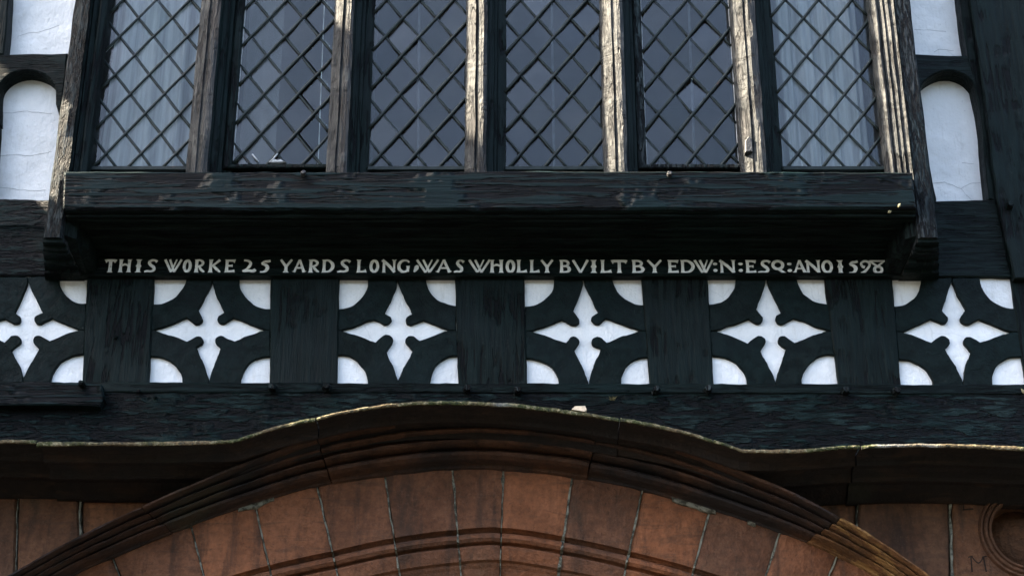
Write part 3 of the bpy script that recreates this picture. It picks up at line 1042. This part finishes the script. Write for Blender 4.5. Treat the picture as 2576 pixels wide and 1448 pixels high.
full = None
ztop_in = P(CU, -30, Y_GLASS).z
for li, (x0, x1, xc) in enumerate(LX):
    lt = empty('leaded_light', ((x0 + x1) / 2, Y_GLASS, zg0), oriel)
    inner = .018 if li in (1, 4) else 0.0
    gx0, gx1, gz0, gz1 = x0 - .004, x1 + .004, zg0 - .004, Z_HEAD + .01
    if li in (1, 4):
        # opening casement: a slim frame proud of the leads
        fx0, fx1, fz0 = x0 - .026, x1 + .026, zg0 - .010
        w = .026
        slab('casement_frame', [(fx0, fz0), (fx1, fz0), (fx1, Z_HEAD), (fx1 - w, Z_HEAD), (fx1 - w, fz0 + .016), (fx0 + w, fz0 + .016), (fx0 + w, Z_HEAD), (fx0, Z_HEAD)],
             Y_GLASS - .022, Y_GLASS + .012, [M_TZ if li == 1 else M_TZ_WORN], lt, .001, .05, .004)
        slab('putty_line', [(x0 - .001, zg0 + .005), (x1 + .001, zg0 + .005), (x1 + .001, Z_HEAD), (x1 - .003, Z_HEAD), (x1 - .003, zg0 + .009), (x0 + .003, zg0 + .009), (x0 + .003, Z_HEAD), (x0 - .001, Z_HEAD)],
             Y_GLASS - .004, Y_GLASS + .002, M_PUTTY, lt, .0006, .03, .0005)
    else:
        slab('glazing_bead', [(x0 - .004, zg0 - .012), (x1 + .004, zg0 - .012), (x1 + .004, zg0 + .004), (x0 - .004, zg0 + .004)], Y_GLASS - .012, Y_GLASS + .012, M_LEAD, lt, .0008, .05, .003)
    # diagonals: x - xc = +-(PX/PZ)(z - z_cross) + k PX
    for d in (1, -1):
        for k in range(-14, 15):
            xa = xc + k * PX
            za, zb = z_cross - 8 * PZ, z_cross + 14 * PZ
            a = (xa - d * 8 * PX, za); b = (xa + d * 14 * PX, zb)
            s = seg_clip(a, b, gx0, gx1, gz0, gz1)
            if s and math.hypot(s[1][0] - s[0][0], s[1][1] - s[0][1]) > .03:
                came(s[0], s[1], Y_GLASS - (.006 if d == 1 else .001), .0050, lt, li * 9 + k + d * 40)
    # panes: centres at half periods
    spare = ([], [])
    for i in range(-6, 7):
        for j in range(-3, 24):
            if (i + j) % 2 == 0: continue
            cx, cz = xc + i * PX / 2, z_cross + j * PZ / 2
            dia = [(cx - PX / 2, cz), (cx, cz - PZ / 2), (cx + PX / 2, cz), (cx, cz + PZ / 2)]
            pl = clip(dia, gx0, gx1, gz0, gz1)
            if len(pl) < 3 or abs(area(pl)) < 4e-4: continue
            if area(pl) < 0: pl = pl[::-1]
            mx = sum(p[0] for p in pl) / len(pl); mz = sum(p[1] for p in pl) / len(pl)
            n = len(pl)
            if min(p[1] for p in pl) > ztop_in:
                b0 = len(spare[0])
                spare[0].extend([(x, Y_GLASS - .0015, z) for x, z in pl] + [(x, Y_GLASS + .0015, z) for x, z in pl])
                spare[1].extend([tuple(range(b0, b0 + n)), tuple(range(b0 + 2 * n - 1, b0 + n - 1, -1))])
                continue
            rot = (R(rnd.gauss(0, 2.4)), 0, R(rnd.gauss(0, 2.4)))
            whole = abs(area(pl) - PX * PZ / 2) < 1e-6
            if whole and full is not None:
                o = link('pane', full, lt, (mx, Y_GLASS, mz))
            else:
                V = [(x, Y_GLASS - .0015, z) for x, z in pl] + [(x, Y_GLASS + .0015, z) for x, z in pl]
                Fc = [tuple(range(n)), tuple(range(2 * n - 1, n - 1, -1))] + [(q, q + n, (q + 1) % n + n, (q + 1) % n) for q in range(n)]
                o = mesh_obj('pane', V, Fc, M_GLASS, lt, origin=(mx, Y_GLASS, mz))
                if whole: full = o.data
            o.rotation_euler = rot
    if spare[0]:
        tag(mesh_obj('upper_panes', spare[0], spare[1], M_GLASS, lt), kind='stuff')
    if li == 1:   # broken quarry patched with pale putty at the foot of the second light
        for (ua, va, ub, vb) in ((636, 392, 651, 411), (700, 391, 682, 411), (682, 411, 679, 412)):
            a, b = P2(ua, va, Y_GLASS), P2(ub, vb, Y_GLASS)
            o = came(a, b, Y_GLASS - .011, .0026, lt, 3)
            o.name = 'putty_repair'; o.data.materials.clear(); o.data.materials.append(M_PUTTY)
        slab('putty_repair', quadpx([(676, 413), (684, 404), (690, 402), (698, 407), (706, 405), (714, 410), (722, 413)], Y_GLASS), Y_GLASS - .012, Y_GLASS, [M_PUTTY], lt, .003, .006, .002, None, 60)
    if li == 4:   # catch at the foot of the opening light
        c = P(1880, 372, Y_GLASS - .05)
        slab('catch', [(c.x - .012, c.z - .03), (c.x + .014, c.z - .028), (c.x + .014, c.z + .022), (c.x + .002, c.z + .03), (c.x - .010, c.z + .012)], Y_GLASS - .075, Y_GLASS - .03, M_IRON, lt, .001, .01, .003)

for u, v in ((764, 438), (1684, 440)):
    peg(u, v, Y_SILL, oriel, .008, .02, M_IRON)

# things seen through the glass --------------------------------------
def curtain(name, u0, u1, v0, Y, folds, amp, sd, label, skew=0.0):
    xa, xb = P(u0, 400, Y).x, P(u1, 400, Y).x
    z0, z1 = zg0 - .12, Z_HEAD + .05
    nx, nz = int(folds * 14), 10
    rows = []
    for k in range(nz + 1):
        z = z0 + (z1 - z0) * k / nz
        r_ = []
        for i in range(nx + 1):
            t = i / nx
            ph = folds * 2 * math.pi * (t + .05 * noise.noise(Vector((t * 5, sd, z * .5))))
            y = Y + amp * (math.sin(ph) + .5 * math.sin(2.3 * ph + sd)) * (.8 + .4 * noise.noise(Vector((t * 7, sd, z))))
            r_.append((xa + (xb - xa) * t + skew * (z - z0) + .004 * noise.noise(Vector((t * 9, z * 2, sd))), y, z))
        rows.append(r_)
    front = rows
    m = nx + 1
    V = [p for r_ in rows for p in r_] + [(p[0], p[1] + .0025, p[2]) for r_ in rows for p in r_]
    off = len(rows) * m
    Fc = []
    for k in range(nz):
        for i in range(nx):
            q = (k * m + i, k * m + i + 1, (k + 1) * m + i + 1, (k + 1) * m + i)
            Fc.append(q); Fc.append(tuple(off + e for e in q[::-1]))
    o = mesh_obj(name, V, Fc, M_CURT, None, smooth=True)
    tag(o, label, 'curtain', 'net curtains behind the leaded lights')
    return o


curtain('net_curtain', 215, 500, 0, -.160, 3.6, .020, 1.3, 'pale gathered net curtain behind the leftmost leaded light')
curtain('net_curtain', 570, 690, 0, -.16, 2.2, .009, 4.1, 'narrow pale net curtain behind the left half of the second light')
curtain('net_curtain', 1950, 2190, 0, -.160, 4.2, .020, 7.7, 'pale folded net curtain behind the rightmost leaded light')


o2 = [o for o in COL.objects if o.name.startswith('net_curtain')][1]
o2.data.materials.clear(); o2.data.materials.append(M_SHEER)


def rod(name, u0, v0, u1, v1, Y, w, mat, label, cat, grp):
    a, b = P(u0, v0, Y), P(u1, v1, Y)
    rows = []
    for k in range(9):
        t = k / 8
        c = a.lerp(b, t)
        x = c.x + .0015 * noise.noise(Vector((u0, c.z * 4, 0)))
        rows.append([(x + w * math.cos(q), c.y + w * .6 * math.sin(q), c.z) for q in [2 * math.pi * i / 6 for i in range(6)]])
    return tag(grid_obj(name, rows, mat, None, close=True), label, cat, grp)


rod('blind_cord', 826, -260, 800, 425, -.19, .0016, M_CORD, 'thin white cord hanging behind the second light from the left', 'cord', 'cords behind the lights')
rod('blind_cord', 1834, -260, 1857, 425, -.19, .0016, M_CORD, 'thin white cord hanging behind the fifth light beside the catch', 'cord', 'cords behind the lights')
rod('glazing_bar', 1056, -260, 1052, 430, -.06, .0042, M_BAR, 'faint pale upright bar behind the third light from the left', 'bar', 'bars behind the lights')
rod('glazing_bar', 1384, -260, 1394, 430, -.06, .0042, M_BAR, 'faint pale upright bar behind the fourth light from the left', 'bar', 'bars behind the lights')
rod('glazing_bar', 1722, -260, 1748, 430, -.06, .0042, M_BAR, 'faint pale upright bar behind the middle of the fifth light', 'bar', 'bars behind the lights')

# ================================================================== the stone archway
arch_t = empty('stone_archway', (0, 0, 0))
tag(arch_t, 'red sandstone doorway arch with heavy sooty hood mould below the timber wall', 'archway')

# string course with its ogee rise: top front edge in the photograph
STR = spline([(-320, 1104), (0, 1108), (300, 1110), (560, 1106), (600, 1101), (620, 1094), (700, 1070), (800, 1046), (900, 1024), (1000, 1012), (1100, 1006), (1200, 1008), (1300, 1014), (1420, 1028),
              (1500, 1040), (1600, 1058), (1700, 1078), (1770, 1098), (1850, 1125), (1868, 1130), (1885, 1131.5), (2000, 1131), (2140, 1121), (2300, 1116), (2450, 1118), (2576, 1123), (2850, 1124)])
low = [P(u, STR(u), Y_STR) for u in range(2840, -321, -20)]
slab('beam', quadpx([(-290, 985), (2780, 990)], -.070) + [(p.x, p.z - .03) for p in low], -.070, .05, M_TX_ROUGH, wall, .003)
SPROF = [(.03, .004), (-.17, .006), (Y_STR + .006, .003), (Y_STR, -.001), (Y_STR - .001, -.005), (Y_STR, -.009), (Y_STR + .006, -.010), (Y_STR + .012, -.003), (Y_STR + .03, .000), (Y_STR + .07, .0), (Y_STR + .085, -.006), (Y_STR + .09, -.020),
         (Y_STR + .096, -.028), (Y_STR + .106, -.028), (Y_STR + .112, -.018), (Y_STR + .15, -.018), (Y_STR + .165, -.026), (Y_STR + .17, -.042), (Y_STR + .18, -.050), (Y_STR + .195, -.048), (Y_STR + .20, -.038), (Y_STR + .24, -.04), (Y_STR + .26, -.06), (Y_STR + .28, -.075), (-.01, -.08), (.03, -.08)]
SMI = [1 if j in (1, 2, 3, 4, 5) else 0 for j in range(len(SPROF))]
cuts = [-320, 92, 794, 1560, 2166, 2850]
for i in range(len(cuts) - 1):
    rows = []
    n = int((cuts[i + 1] - cuts[i]) / 4)
    dy, dz = rnd.uniform(-.006, .006), rnd.uniform(-.004, .004)
    for k in range(n + 1):
        u = cuts[i] + 1.2 + (cuts[i + 1] - cuts[i] - 2.4) * k / n
        p = P(u, STR(u), Y_STR)
        r_ = []
        for j, (y, z) in enumerate(SPROF):
            nz = noise.noise_vector(Vector((p.x * 20, y * 40, i)))
            n2 = noise.noise_vector(Vector((p.x * 90, j * .8, i)))
            edge = 1.0 if 1 <= j <= 7 else .4
            end = .004 * (math.exp(-k / 1.5) + math.exp(-(n - k) / 1.5)) if j in (2, 3, 4, 5, 6) else 0
            n3 = noise.noise_vector(Vector((p.x * 5, 2.2, i))); n4 = noise.noise_vector(Vector((p.x * 210, j * 1.1, i)))
            thin = (-.005 * max(0, n3.z) + .004 * max(0, -n3.z)) if j in (4, 5, 6) else 0
            r_.append((p.x, y + dy + edge * (.003 * nz.x + .0012 * n2.x + .001 * n4.x) + end, p.z + z + dz + thin + edge * (.0022 * nz.y + .0010 * n2.y + .0010 * n4.y)))
        rows.append(r_)
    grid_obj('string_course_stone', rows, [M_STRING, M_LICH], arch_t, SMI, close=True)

# hood mould that follows the arch: outer edge (front) and inner edge (wall)
HO = spline([(-180, 1560), (17, 1448), (180, 1357), (352, 1274), (580, 1176), (800, 1098), (1000, 1056), (1170, 1044), (1350, 1052), (1520, 1078), (1700, 1120), (1880, 1188), (2000, 1238), (2120, 1302), (2240, 1378), (2340, 1448), (2480, 1560)])
HI = spline([(-40, 1590), (197, 1448), (340, 1385), (480, 1328), (643, 1274), (795, 1231), (964, 1203), (1137, 1186), (1265, 1187), (1441, 1206), (1617, 1241), (1790, 1290), (1966, 1348), (2094, 1398), (2190, 1448), (2350, 1560)])
Y_HO = -.175
HPROF = [(-.02, .02), (-.01, Y_HO + .03), (0, Y_HO + .004), (.02, Y_HO - .002), (.085, Y_HO), (.105, Y_HO + .004), (.108, Y_HO + .030), (.115, Y_HO + .062), (.19, Y_HO + .066), (.225, Y_HO + .046), (.25, Y_HO + .032), (.29, Y_HO + .030), (.32, Y_HO + .036), (.33, Y_HO + .060),
         (.335, Y_HO + .094), (.41, Y_HO + .096), (.44, Y_HO + .074), (.47, Y_HO + .062), (.52, Y_HO + .062), (.55, Y_HO + .070), (.56, Y_HO + .100), (.565, Y_HO + .122), (.62, Y_HO + .118), (.66, Y_HO + .098), (.72, Y_HO + .090), (.80, Y_HO + .094), (.86, Y_HO + .112), (.875, Y_HO + .140), (.90, Y_HO + .150), (.96, Y_HO + .152), (1.0, Y_HO + .165), (1.01, .05)]


def hood_t(t):           # outer and inner u by common parameter
    uo = -180 + (2480 + 180) * t
    ui = -40 + (2350 + 40) * t
    return P(uo, HO(uo), Y_HO), P(ui, HI(ui), 0.0)


hc = [0.0, (352 + 180) / 2660, (796 + 180) / 2660, (1506 + 180) / 2660, (2118 + 180) / 2660, 1.0]
for i in range(5):
    rows = []
    n = int((hc[i + 1] - hc[i]) * 190)
    dd = (.0, .002, -.003, .004, -.006)[i]
    df = (.0, -.004, .006, -.006, .012)[i]
    for k in range(n + 1):
        t = hc[i] + .0006 + (hc[i + 1] - hc[i] - .0012) * k / n
        o_, i_ = hood_t(t)
        r_ = []
        for j, (f, y) in enumerate(HPROF):
            p = o_.lerp(i_, f + df)
            nz = noise.noise_vector(Vector((p.x * 14, j * 1.7, i * 5)))
            n2 = noise.noise_vector(Vector((p.x * 50, j * 2.7, i * 5)))
            a = .0022
            end = .005 * (math.exp(-k / .8) + math.exp(-(n - k) / .8)) if 2 <= j <= 27 else 0
            r_.append((p.x + a * nz.x, (y + dd + a * nz.y + .001 * n2.x + end) if y < .015 else y, p.z + a * nz.z + .001 * n2.y))
        rows.append(r_)
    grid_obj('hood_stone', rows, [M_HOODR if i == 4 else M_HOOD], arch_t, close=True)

# voussoirs with the double roll cut along them
RO_ = spline([(100, 1640), (400, 1510), (626, 1434), (830, 1386), (988, 1352), (1151, 1331), (1265, 1326), (1417, 1348), (1580, 1383), (1770, 1434), (2000, 1515), (2300, 1650)])
JO = [(-120, 1600, -60, 1720), (90, 1512, 135, 1600), (276, 1420, 305, 1490), (476, 1331, 506, 1448), (637, 1283, 675, 1448), (795, 1231, 834, 1400), (966, 1203, 1002, 1448), (1137, 1186, 1158, 1448), (1266, 1187, 1258, 1448),
      (1441, 1208, 1407, 1448), (1618, 1238, 1573, 1448), (1789, 1297, 1749, 1448), (1965, 1341, 1930, 1448), (2110, 1400, 2070, 1500), (2270, 1500, 2220, 1600), (2420, 1600, 2370, 1700)]
Y_V = -.014
VP = [(0, 0), (.003, .014), (.010, .024), (.015, .010), (.024, -.004), (.034, -.005), (.043, .003), (.046, .020), (.051, .024), (.055, .006), (.062, .000), (.078, .004), (.098, .010), (.103, .022), (.110, .024), (.118, .030), (.150, .044), (.165, .06), (.185, .062), (.21, .10), (.25, .11), (.26, .15), (.262, .7)]
JW = [tuple(Vector((p.x, p.z)) for p in (P(a, b, Y_V), P(c, d, Y_V))) for a, b, c, d in JO]


def z_roll(x, cache={}):
    if 'f' not in cache:
        pts = [P(u, RO_(u), Y_V) for u in range(0, 2420, 40)]
        cache['f'] = spline([(p.x, p.z) for p in pts])
    return cache['f'](x)


def z_hood(x, cache={}):
    if 'f' not in cache:
        pts = [P(u, HI(u), Y_V) for u in range(-200, 2640, 40)]
        cache['f'] = spline([(p.x, p.z) for p in pts])
    return cache['f'](x)


def vous_line(i, a):
    t0, b0 = JW[i]; t1, b1 = JW[i + 1]
    T = t0.lerp(t1, a)
    D = (b0 - t0).normalized().lerp((b1 - t1).normalized(), a).normalized()
    T = Vector((T.x, z_hood(T.x) + .022))
    # meet the roll line
    lo, hi = 0.0, .6
    for _ in range(30):
        m = (lo + hi) / 2
        q = T + D * m
        if q.y > z_roll(q.x): lo = m
        else: hi = m
    return T, D, lo


for i in range(len(JW) - 1):
    rows = []
    n = 8
    gap = .0032
    dy = rnd.uniform(-.003, .003)
    wj = abs(JW[i + 1][0].x - JW[i][0].x)
    for k in range(n + 1):
        a = gap / wj + (1 - 2 * gap / wj) * k / n
        T, D, L = vous_line(i, a)
        end = .004 if k in (0, n) else 0
        r_ = [(T.x, .08, T.y + .03), (T.x, Y_V + dy + end, T.y)]
        for f in (.2, .4, .6, .8):
            q = T + D * (L * f)
            e = .0022 * noise.noise(Vector((q.x * 40, q.y * 40, 3)))
            r_.append((q.x + (e if k in (0, n) else 0), Y_V + dy + end + .0015 * noise.noise(Vector((q.x * 12, q.y * 12, 7))), q.y))
        for d, y in VP:
            q = T + D * (L + d)
            r_.append((q.x, Y_V + dy + y + end * .7, q.y))
        q = T + D * (L + .262)
        r_.append((q.x, .7, q.y + .12))
        rows.append(r_)
    grid_obj('voussoir', rows, [M_STONE], arch_t, close=True)
    # mortar in the joint to the right of this stone
    if i < len(JW) - 2:
        T, D, L = vous_line(i, 1.0)
        nx = Vector((-D.y, D.x))
        rows = []
        m = 34
        fat = (.0035, .0045, .0045, .005, .0055, .005, .006, .0035, .0075, .006, .0062, .006, .006, .005, .005)[i]
        for k in range(m + 1):
            d = (L + .16) * k / m
            q = T + D * d
            y = Y_V + .001
            for dd_, yy in VP:
                if d - L >= dd_: y = Y_V + yy + .002
            w = fat * (.75 + .7 * noise.noise(Vector((q.x * 30, q.y * 45, 2))))
            w = max(w * .72, .001)
            if i == 7: w *= 1 + 1.6 * math.exp(-((d / L - .22) / .12) ** 2)
            s_ = .003 * noise.noise(Vector((q.x * 20, q.y * 25, 8)))
            pr = y - .0015 + .003 * noise.noise(Vector((q.x * 70, q.y * 70, 5)))
            rows.append([(q.x + nx.x * (-w + s_), y + .012, q.y + nx.y * (-w + s_)), (q.x + nx.x * (-w * .8 + s_), pr, q.y), (q.x + nx.x * (w * .8 + s_), pr, q.y), (q.x + nx.x * (w + s_), y + .012, q.y + nx.y * (w + s_))])
        grid_obj('mortar_joint', rows, [M_MORT], arch_t, caps=False)

# ragged mortar under the hood
for (ua, ub) in ((600, 690), (1690, 1800), (1880, 1900)):
    rows = []
    n = int((ub - ua) / 5)
    for k in range(n + 1):
        u = ua + (ub - ua) * k / n
        p = P(u, HI(u), Y_V)
        w = .008 * max(.05, .3 + .9 * noise.noise(Vector((p.x * 16, 0, 4))) + .4 * noise.noise(Vector((p.x * 60, 0, 4)))) * min(1, k / 3, (n - k) / 3 + .05)
        rows.append([(p.x, Y_V - .003, p.z + .02), (p.x, Y_V - .009, p.z + .004), (p.x, Y_V - .007, p.z - w * .6), (p.x, Y_V + .002, p.z - w)])
    grid_obj('mortar_joint', rows, [M_MORT], arch_t, caps=False)

# spandrel stones either side
def hood_mid(u):
    return min(HO(u) + 55, 1700)


def span_block(u0t, u1t, u0b, u1b, mat=M_SPAN, dy=0.0, hole=None, bottom=1640):
    lp = [(u0t, 1180), (u1t, 1180)]
    n = 14
    for k in range(n + 1):
        u = u1b + (u0b - u1b) * k / n
        lp.append((u, min(bottom, hood_mid(u))))
    return slab('spandrel_stone', quadpx(lp, 0.0), 0.0 + dy, .2, mat, arch_t, .0025, .025, .006, hole)


def span_left(u0t, u1t, u0b, u1b, dy=0.0):
    return span_block(u0t, u1t, u0b, u1b, M_SPAN, dy)


span_left(-320, 43, -330, 36, .0)
span_left(49, 196, 42, 200, -.004)
span_left(206, 900, 206, 900, .006)
span_block(1480, 2156, 1480, 2150, M_SPAN, .008)
span_block(2164, 2384, 2156, 2392, M_SPAN, -.003)
RC = P(2581, 1341, 0.0)
RH, ROUT = .108, .146
hole = [(RC.x + ROUT * math.cos(2 * math.pi * i / 56), RC.z + ROUT * math.sin(2 * math.pi * i / 56)) for i in range(56)]
rs = slab('roundel_stone', quadpx([(2392, 1180), (2790, 1180), (2820, 1560), (2403, 1560)], 0.0), -.006, .2, M_SPAN, arch_t, .002, .025, .006, hole)
rows = []
rp = [(ROUT + .0005, .004), (ROUT - .004, -.012), (ROUT - .010, -.013), (ROUT - .013, -.004), (ROUT - .018, -.013), (ROUT - .025, -.014), (ROUT - .028, -.005), (RH + .006, -.013), (RH, -.012), (RH - .003, .0), (RH - .004, .08), (RH - .010, .092), (RH - .022, .082), (RH - .045, .066), (RH - .07, .058), (.004, .056)]
for k in range(65):
    a = 2 * math.pi * k / 64
    rows.append([(RC.x + r_ * math.cos(a), -.006 + y, RC.z + r_ * math.sin(a)) for r_, y in rp])
grid_obj('roundel', rows, [M_SPAN], rs, caps=False, smooth=False)
for ch, u0, u1, v0, v1, st in (('E', 2422, 2446, 1250, 1282, [[(.1, 0, .1), (.15, 1, .1)], [(.15, .98, .1), (.75, .95, .1)], [(.1, .5, .08), (.6, .52, .08)], [(.0, .03, .1), (.95, .1, .12)]]),
                               ('M', 2440, 2482, 1397, 1437, [[(.0, .92, .08), (.25, 1, .08)], [(.15, 1, .08), (.12, .0, .09)], [(.2, .95, .06), (.52, .55, .08), (.85, .98, .06)], [(.82, .95, .08), (.88, 0, .09)], [(.75, .92, .08), (1, .98, .06)]])):
    a, b = P(u0, v1, -.007), P(u1, v0, -.007)
    glyph('carved_letter', st, a.x, b.x, a.z, b.z - a.z, -.0068, M_CARVE, rs, .9, .002, False)
# mortar between the spandrel stones
for (u0, v0, u1, v1, w) in ((2387, 1200, 2399, 1560, .0075), (201, 1200, 203, 1420, .006), (46, 1200, 39, 1480, .003), (2160, 1200, 2153, 1400, .003)):
    rows = []
    for k in range(31):
        t = k / 30
        p = P(u0 + (u1 - u0) * t, v0 + (v1 - v0) * t, 0)
        ww = .8 * w * max(.25, .8 + .9 * noise.noise(Vector((p.x, p.z * 22, 4))))
        s_ = .004 * noise.noise(Vector((3, p.z * 18, 4)))
        y = -.004 + .006 * noise.noise(Vector((9, p.z * 40, 2)))
        rows.append([(p.x - ww + s_, .02, p.z), (p.x - ww * .7 + s_, y, p.z), (p.x + ww * .7 + s_, y, p.z), (p.x + ww + s_, .02, p.z)])
    grid_obj('mortar_joint', rows, [M_MORT], arch_t, caps=False)

# piers and backing below the picture, down to the ground
zb = P(CU, 1560, 0).z
for sx in (-1, 1):
    z = 0.0
    row = 0
    while z < zb + .12:
        h = min(.34, zb + .14 - z)
        xs_ = [1.62, 2.15, 2.75, 3.3] if row % 2 else [1.62, 1.95, 2.5, 3.3]
        for a, b in zip(xs_[:-1], xs_[1:]):
            x0, x1 = sorted((sx * (a + .004), sx * (b - .004)))
            slab('pier_stone', [(x0, z + .004), (x1, z + .004), (x1, z + h - .004), (x0, z + h - .004)], .03 + rnd.uniform(-.003, .003), .5, M_SPAN, arch_t, .002, .05, .006)
        z += h; row += 1
box('backing', -3.3, 3.3, .10, .6, P(CU, 1240, 0).z, 3.62, M_SPAN, arch_t)

# ================================================================== small things on the ledges
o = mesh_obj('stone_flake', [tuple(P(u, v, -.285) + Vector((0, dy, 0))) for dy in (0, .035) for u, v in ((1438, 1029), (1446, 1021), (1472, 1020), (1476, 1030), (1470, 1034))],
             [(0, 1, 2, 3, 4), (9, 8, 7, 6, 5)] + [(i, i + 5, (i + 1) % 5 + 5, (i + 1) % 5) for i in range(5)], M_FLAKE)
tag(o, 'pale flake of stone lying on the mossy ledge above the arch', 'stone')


def leaf(u, v, Y, w, h, ang, label, mat=None):
    c = P(u, v, Y)
    rows = []
    for k in range(6):
        t = k / 5
        hw = w * math.sin(math.pi * min(.96, t + .04)) * .5
        cv = .18 * h * math.sin(math.pi * t)
        a = math.cos(ang), math.sin(ang)
        bx, bz = (t - .5) * h * -a[1], (t - .5) * h * a[0]
        rows.append([(c.x + bx - a[0] * hw, c.y - cv, c.z + bz - a[1] * hw), (c.x + bx, c.y - cv - .002, c.z + bz), (c.x + bx + a[0] * hw, c.y - cv, c.z + bz + a[1] * hw),
                     (c.x + bx, c.y - cv + .0012, c.z + bz)])
    return tag(grid_obj('dry_leaf', rows, mat or M_LEAF, None, close=True), label, 'leaf', 'dry leaf scraps')


leaf(2262, 517, Y_SILL - .004, .009, .016, -.5, 'small yellow leaf scrap on the right end of the sill')
leaf(2238, 533, -.325, .010, .014, -1.1, 'small pale leaf scrap caught under the right end of the sill')
leaf(2573, 984, -.08, .010, .02, .4, 'small yellow leaf scrap on the bottom beam at the right edge')
tf = []
Vt, Ft = [], []
c = P(1541, 1006, -.073)
for k in range(16):
    a = R(rnd.uniform(20, 160)); L = rnd.uniform(.010, .022); y = -.01 - rnd.uniform(0, .015)
    x0 = c.x + rnd.uniform(-.008, .008); b0 = len(Vt)
    dx, dz = math.cos(a) * L, math.sin(a) * L
    Vt += [(x0 - .0008, c.y, c.z), (x0 + .0008, c.y, c.z), (x0 + dx, c.y + y, c.z + dz - .004), (x0, c.y - .0012, c.z)]
    Ft += [(b0, b0 + 1, b0 + 2), (b0 + 1, b0 + 3, b0 + 2), (b0 + 3, b0, b0 + 2)]
o = mesh_obj('grass_tuft', Vt, Ft, M_STRAW)
tag(o, 'tiny tuft of dry grass growing from the bottom beam above the arch', 'grass')

# ================================================================== unseen masses added outside the picture to shape the light
zc = P(CU, CV, Y_SILL).z


def c_of(u, v, Y):
    p = P(u, v, Y)
    return p.z + p.x * math.tan(SUN_EL)


# unseen block, added and sized to shade the left lights
c_hi = c_of(1060, 230, -.30)
tS = math.tan(SUN_EL)
wx1, wx0 = -2.75, -3.6
zt_ = c_hi - wx1 * tS
g0 = c_of(45, 470, -.0) - wx1 * tS          # gap left open so sun reaches the left panel
g1 = c_of(112, 275, -.0) - wx0 * tS
shade_wing = empty('added_shade_wing', ((wx0 + wx1) / 2, -.4, 0))
shade_wing['kind'] = 'structure'
box('shade_wing_base', wx0, wx1 + .0, -.80, .02, 0, 2.9, M_SPAN, shade_wing)
box('infill', wx0 + .02, wx1 - .02, -.76, .02, 2.9, g0 - .1, M_WHITE, shade_wing)
box('infill', wx0 + .02, wx1 - .02, -.06, .02, g0, g1, M_WHITE, shade_wing)
box('infill', wx0 + .02, wx1 - .02, -.76, .02, g1 + .1, zt_ - .16, M_WHITE, shade_wing)
for za, zb3 in ((2.9, 3.06), (g0 - .12, g0), (g1, g1 + .12), (zt_ - .16, zt_)):
    box('rail', wx0, wx1, -.78, .01, za, zb3, M_TX, shade_wing)
for xx in (wx0 + .05, wx1 - .23):
    for za, zb3 in ((3.06, g0 - .12), (g1 + .12, zt_ - .16)):
        box('stud', xx, xx + .18, -.775, -.7, za, zb3, M_TZ, shade_wing)

# a belt of trees added behind the camera to block the low sky
V, Fc = [], []
nx_, nz_ = 120, 10
for k in range(nz_ + 1):
    for i in range(nx_ + 1):
        x = -60 + i
        hgt = 7.2 + 1.4 * noise.noise(Vector((x * .21, 3, 0))) + .7 * noise.noise(Vector((x * .9, 5, 0)))
        f = k / nz_
        y = -19 - 1.2 * math.sin(math.pi * f) * -1 + 1.1 * noise.noise(Vector((x * .4, f * 4, 2))) - 2.2 * f ** 4
        V.append((x, y, hgt * f))
for k in range(nz_):
    for i in range(nx_):
        a = k * (nx_ + 1) + i
        Fc.append((a, a + 1, a + nx_ + 2, a + nx_ + 1))
b0 = len(V)
for i in range(nx_ + 1):
    V.append((-60 + i, -24, 0)); V.append((-60 + i, -24, V[nz_ * (nx_ + 1) + i][2] * .9))
for i in range(nx_):
    q = b0 + 2 * i; tp = nz_ * (nx_ + 1) + i
    Fc.append((q, q + 1, q + 3, q + 2)); Fc.append((tp, tp + 1, q + 3, q + 1))
tag(mesh_obj('added_tree_screen', V, Fc, M_GREEN), kind='stuff')
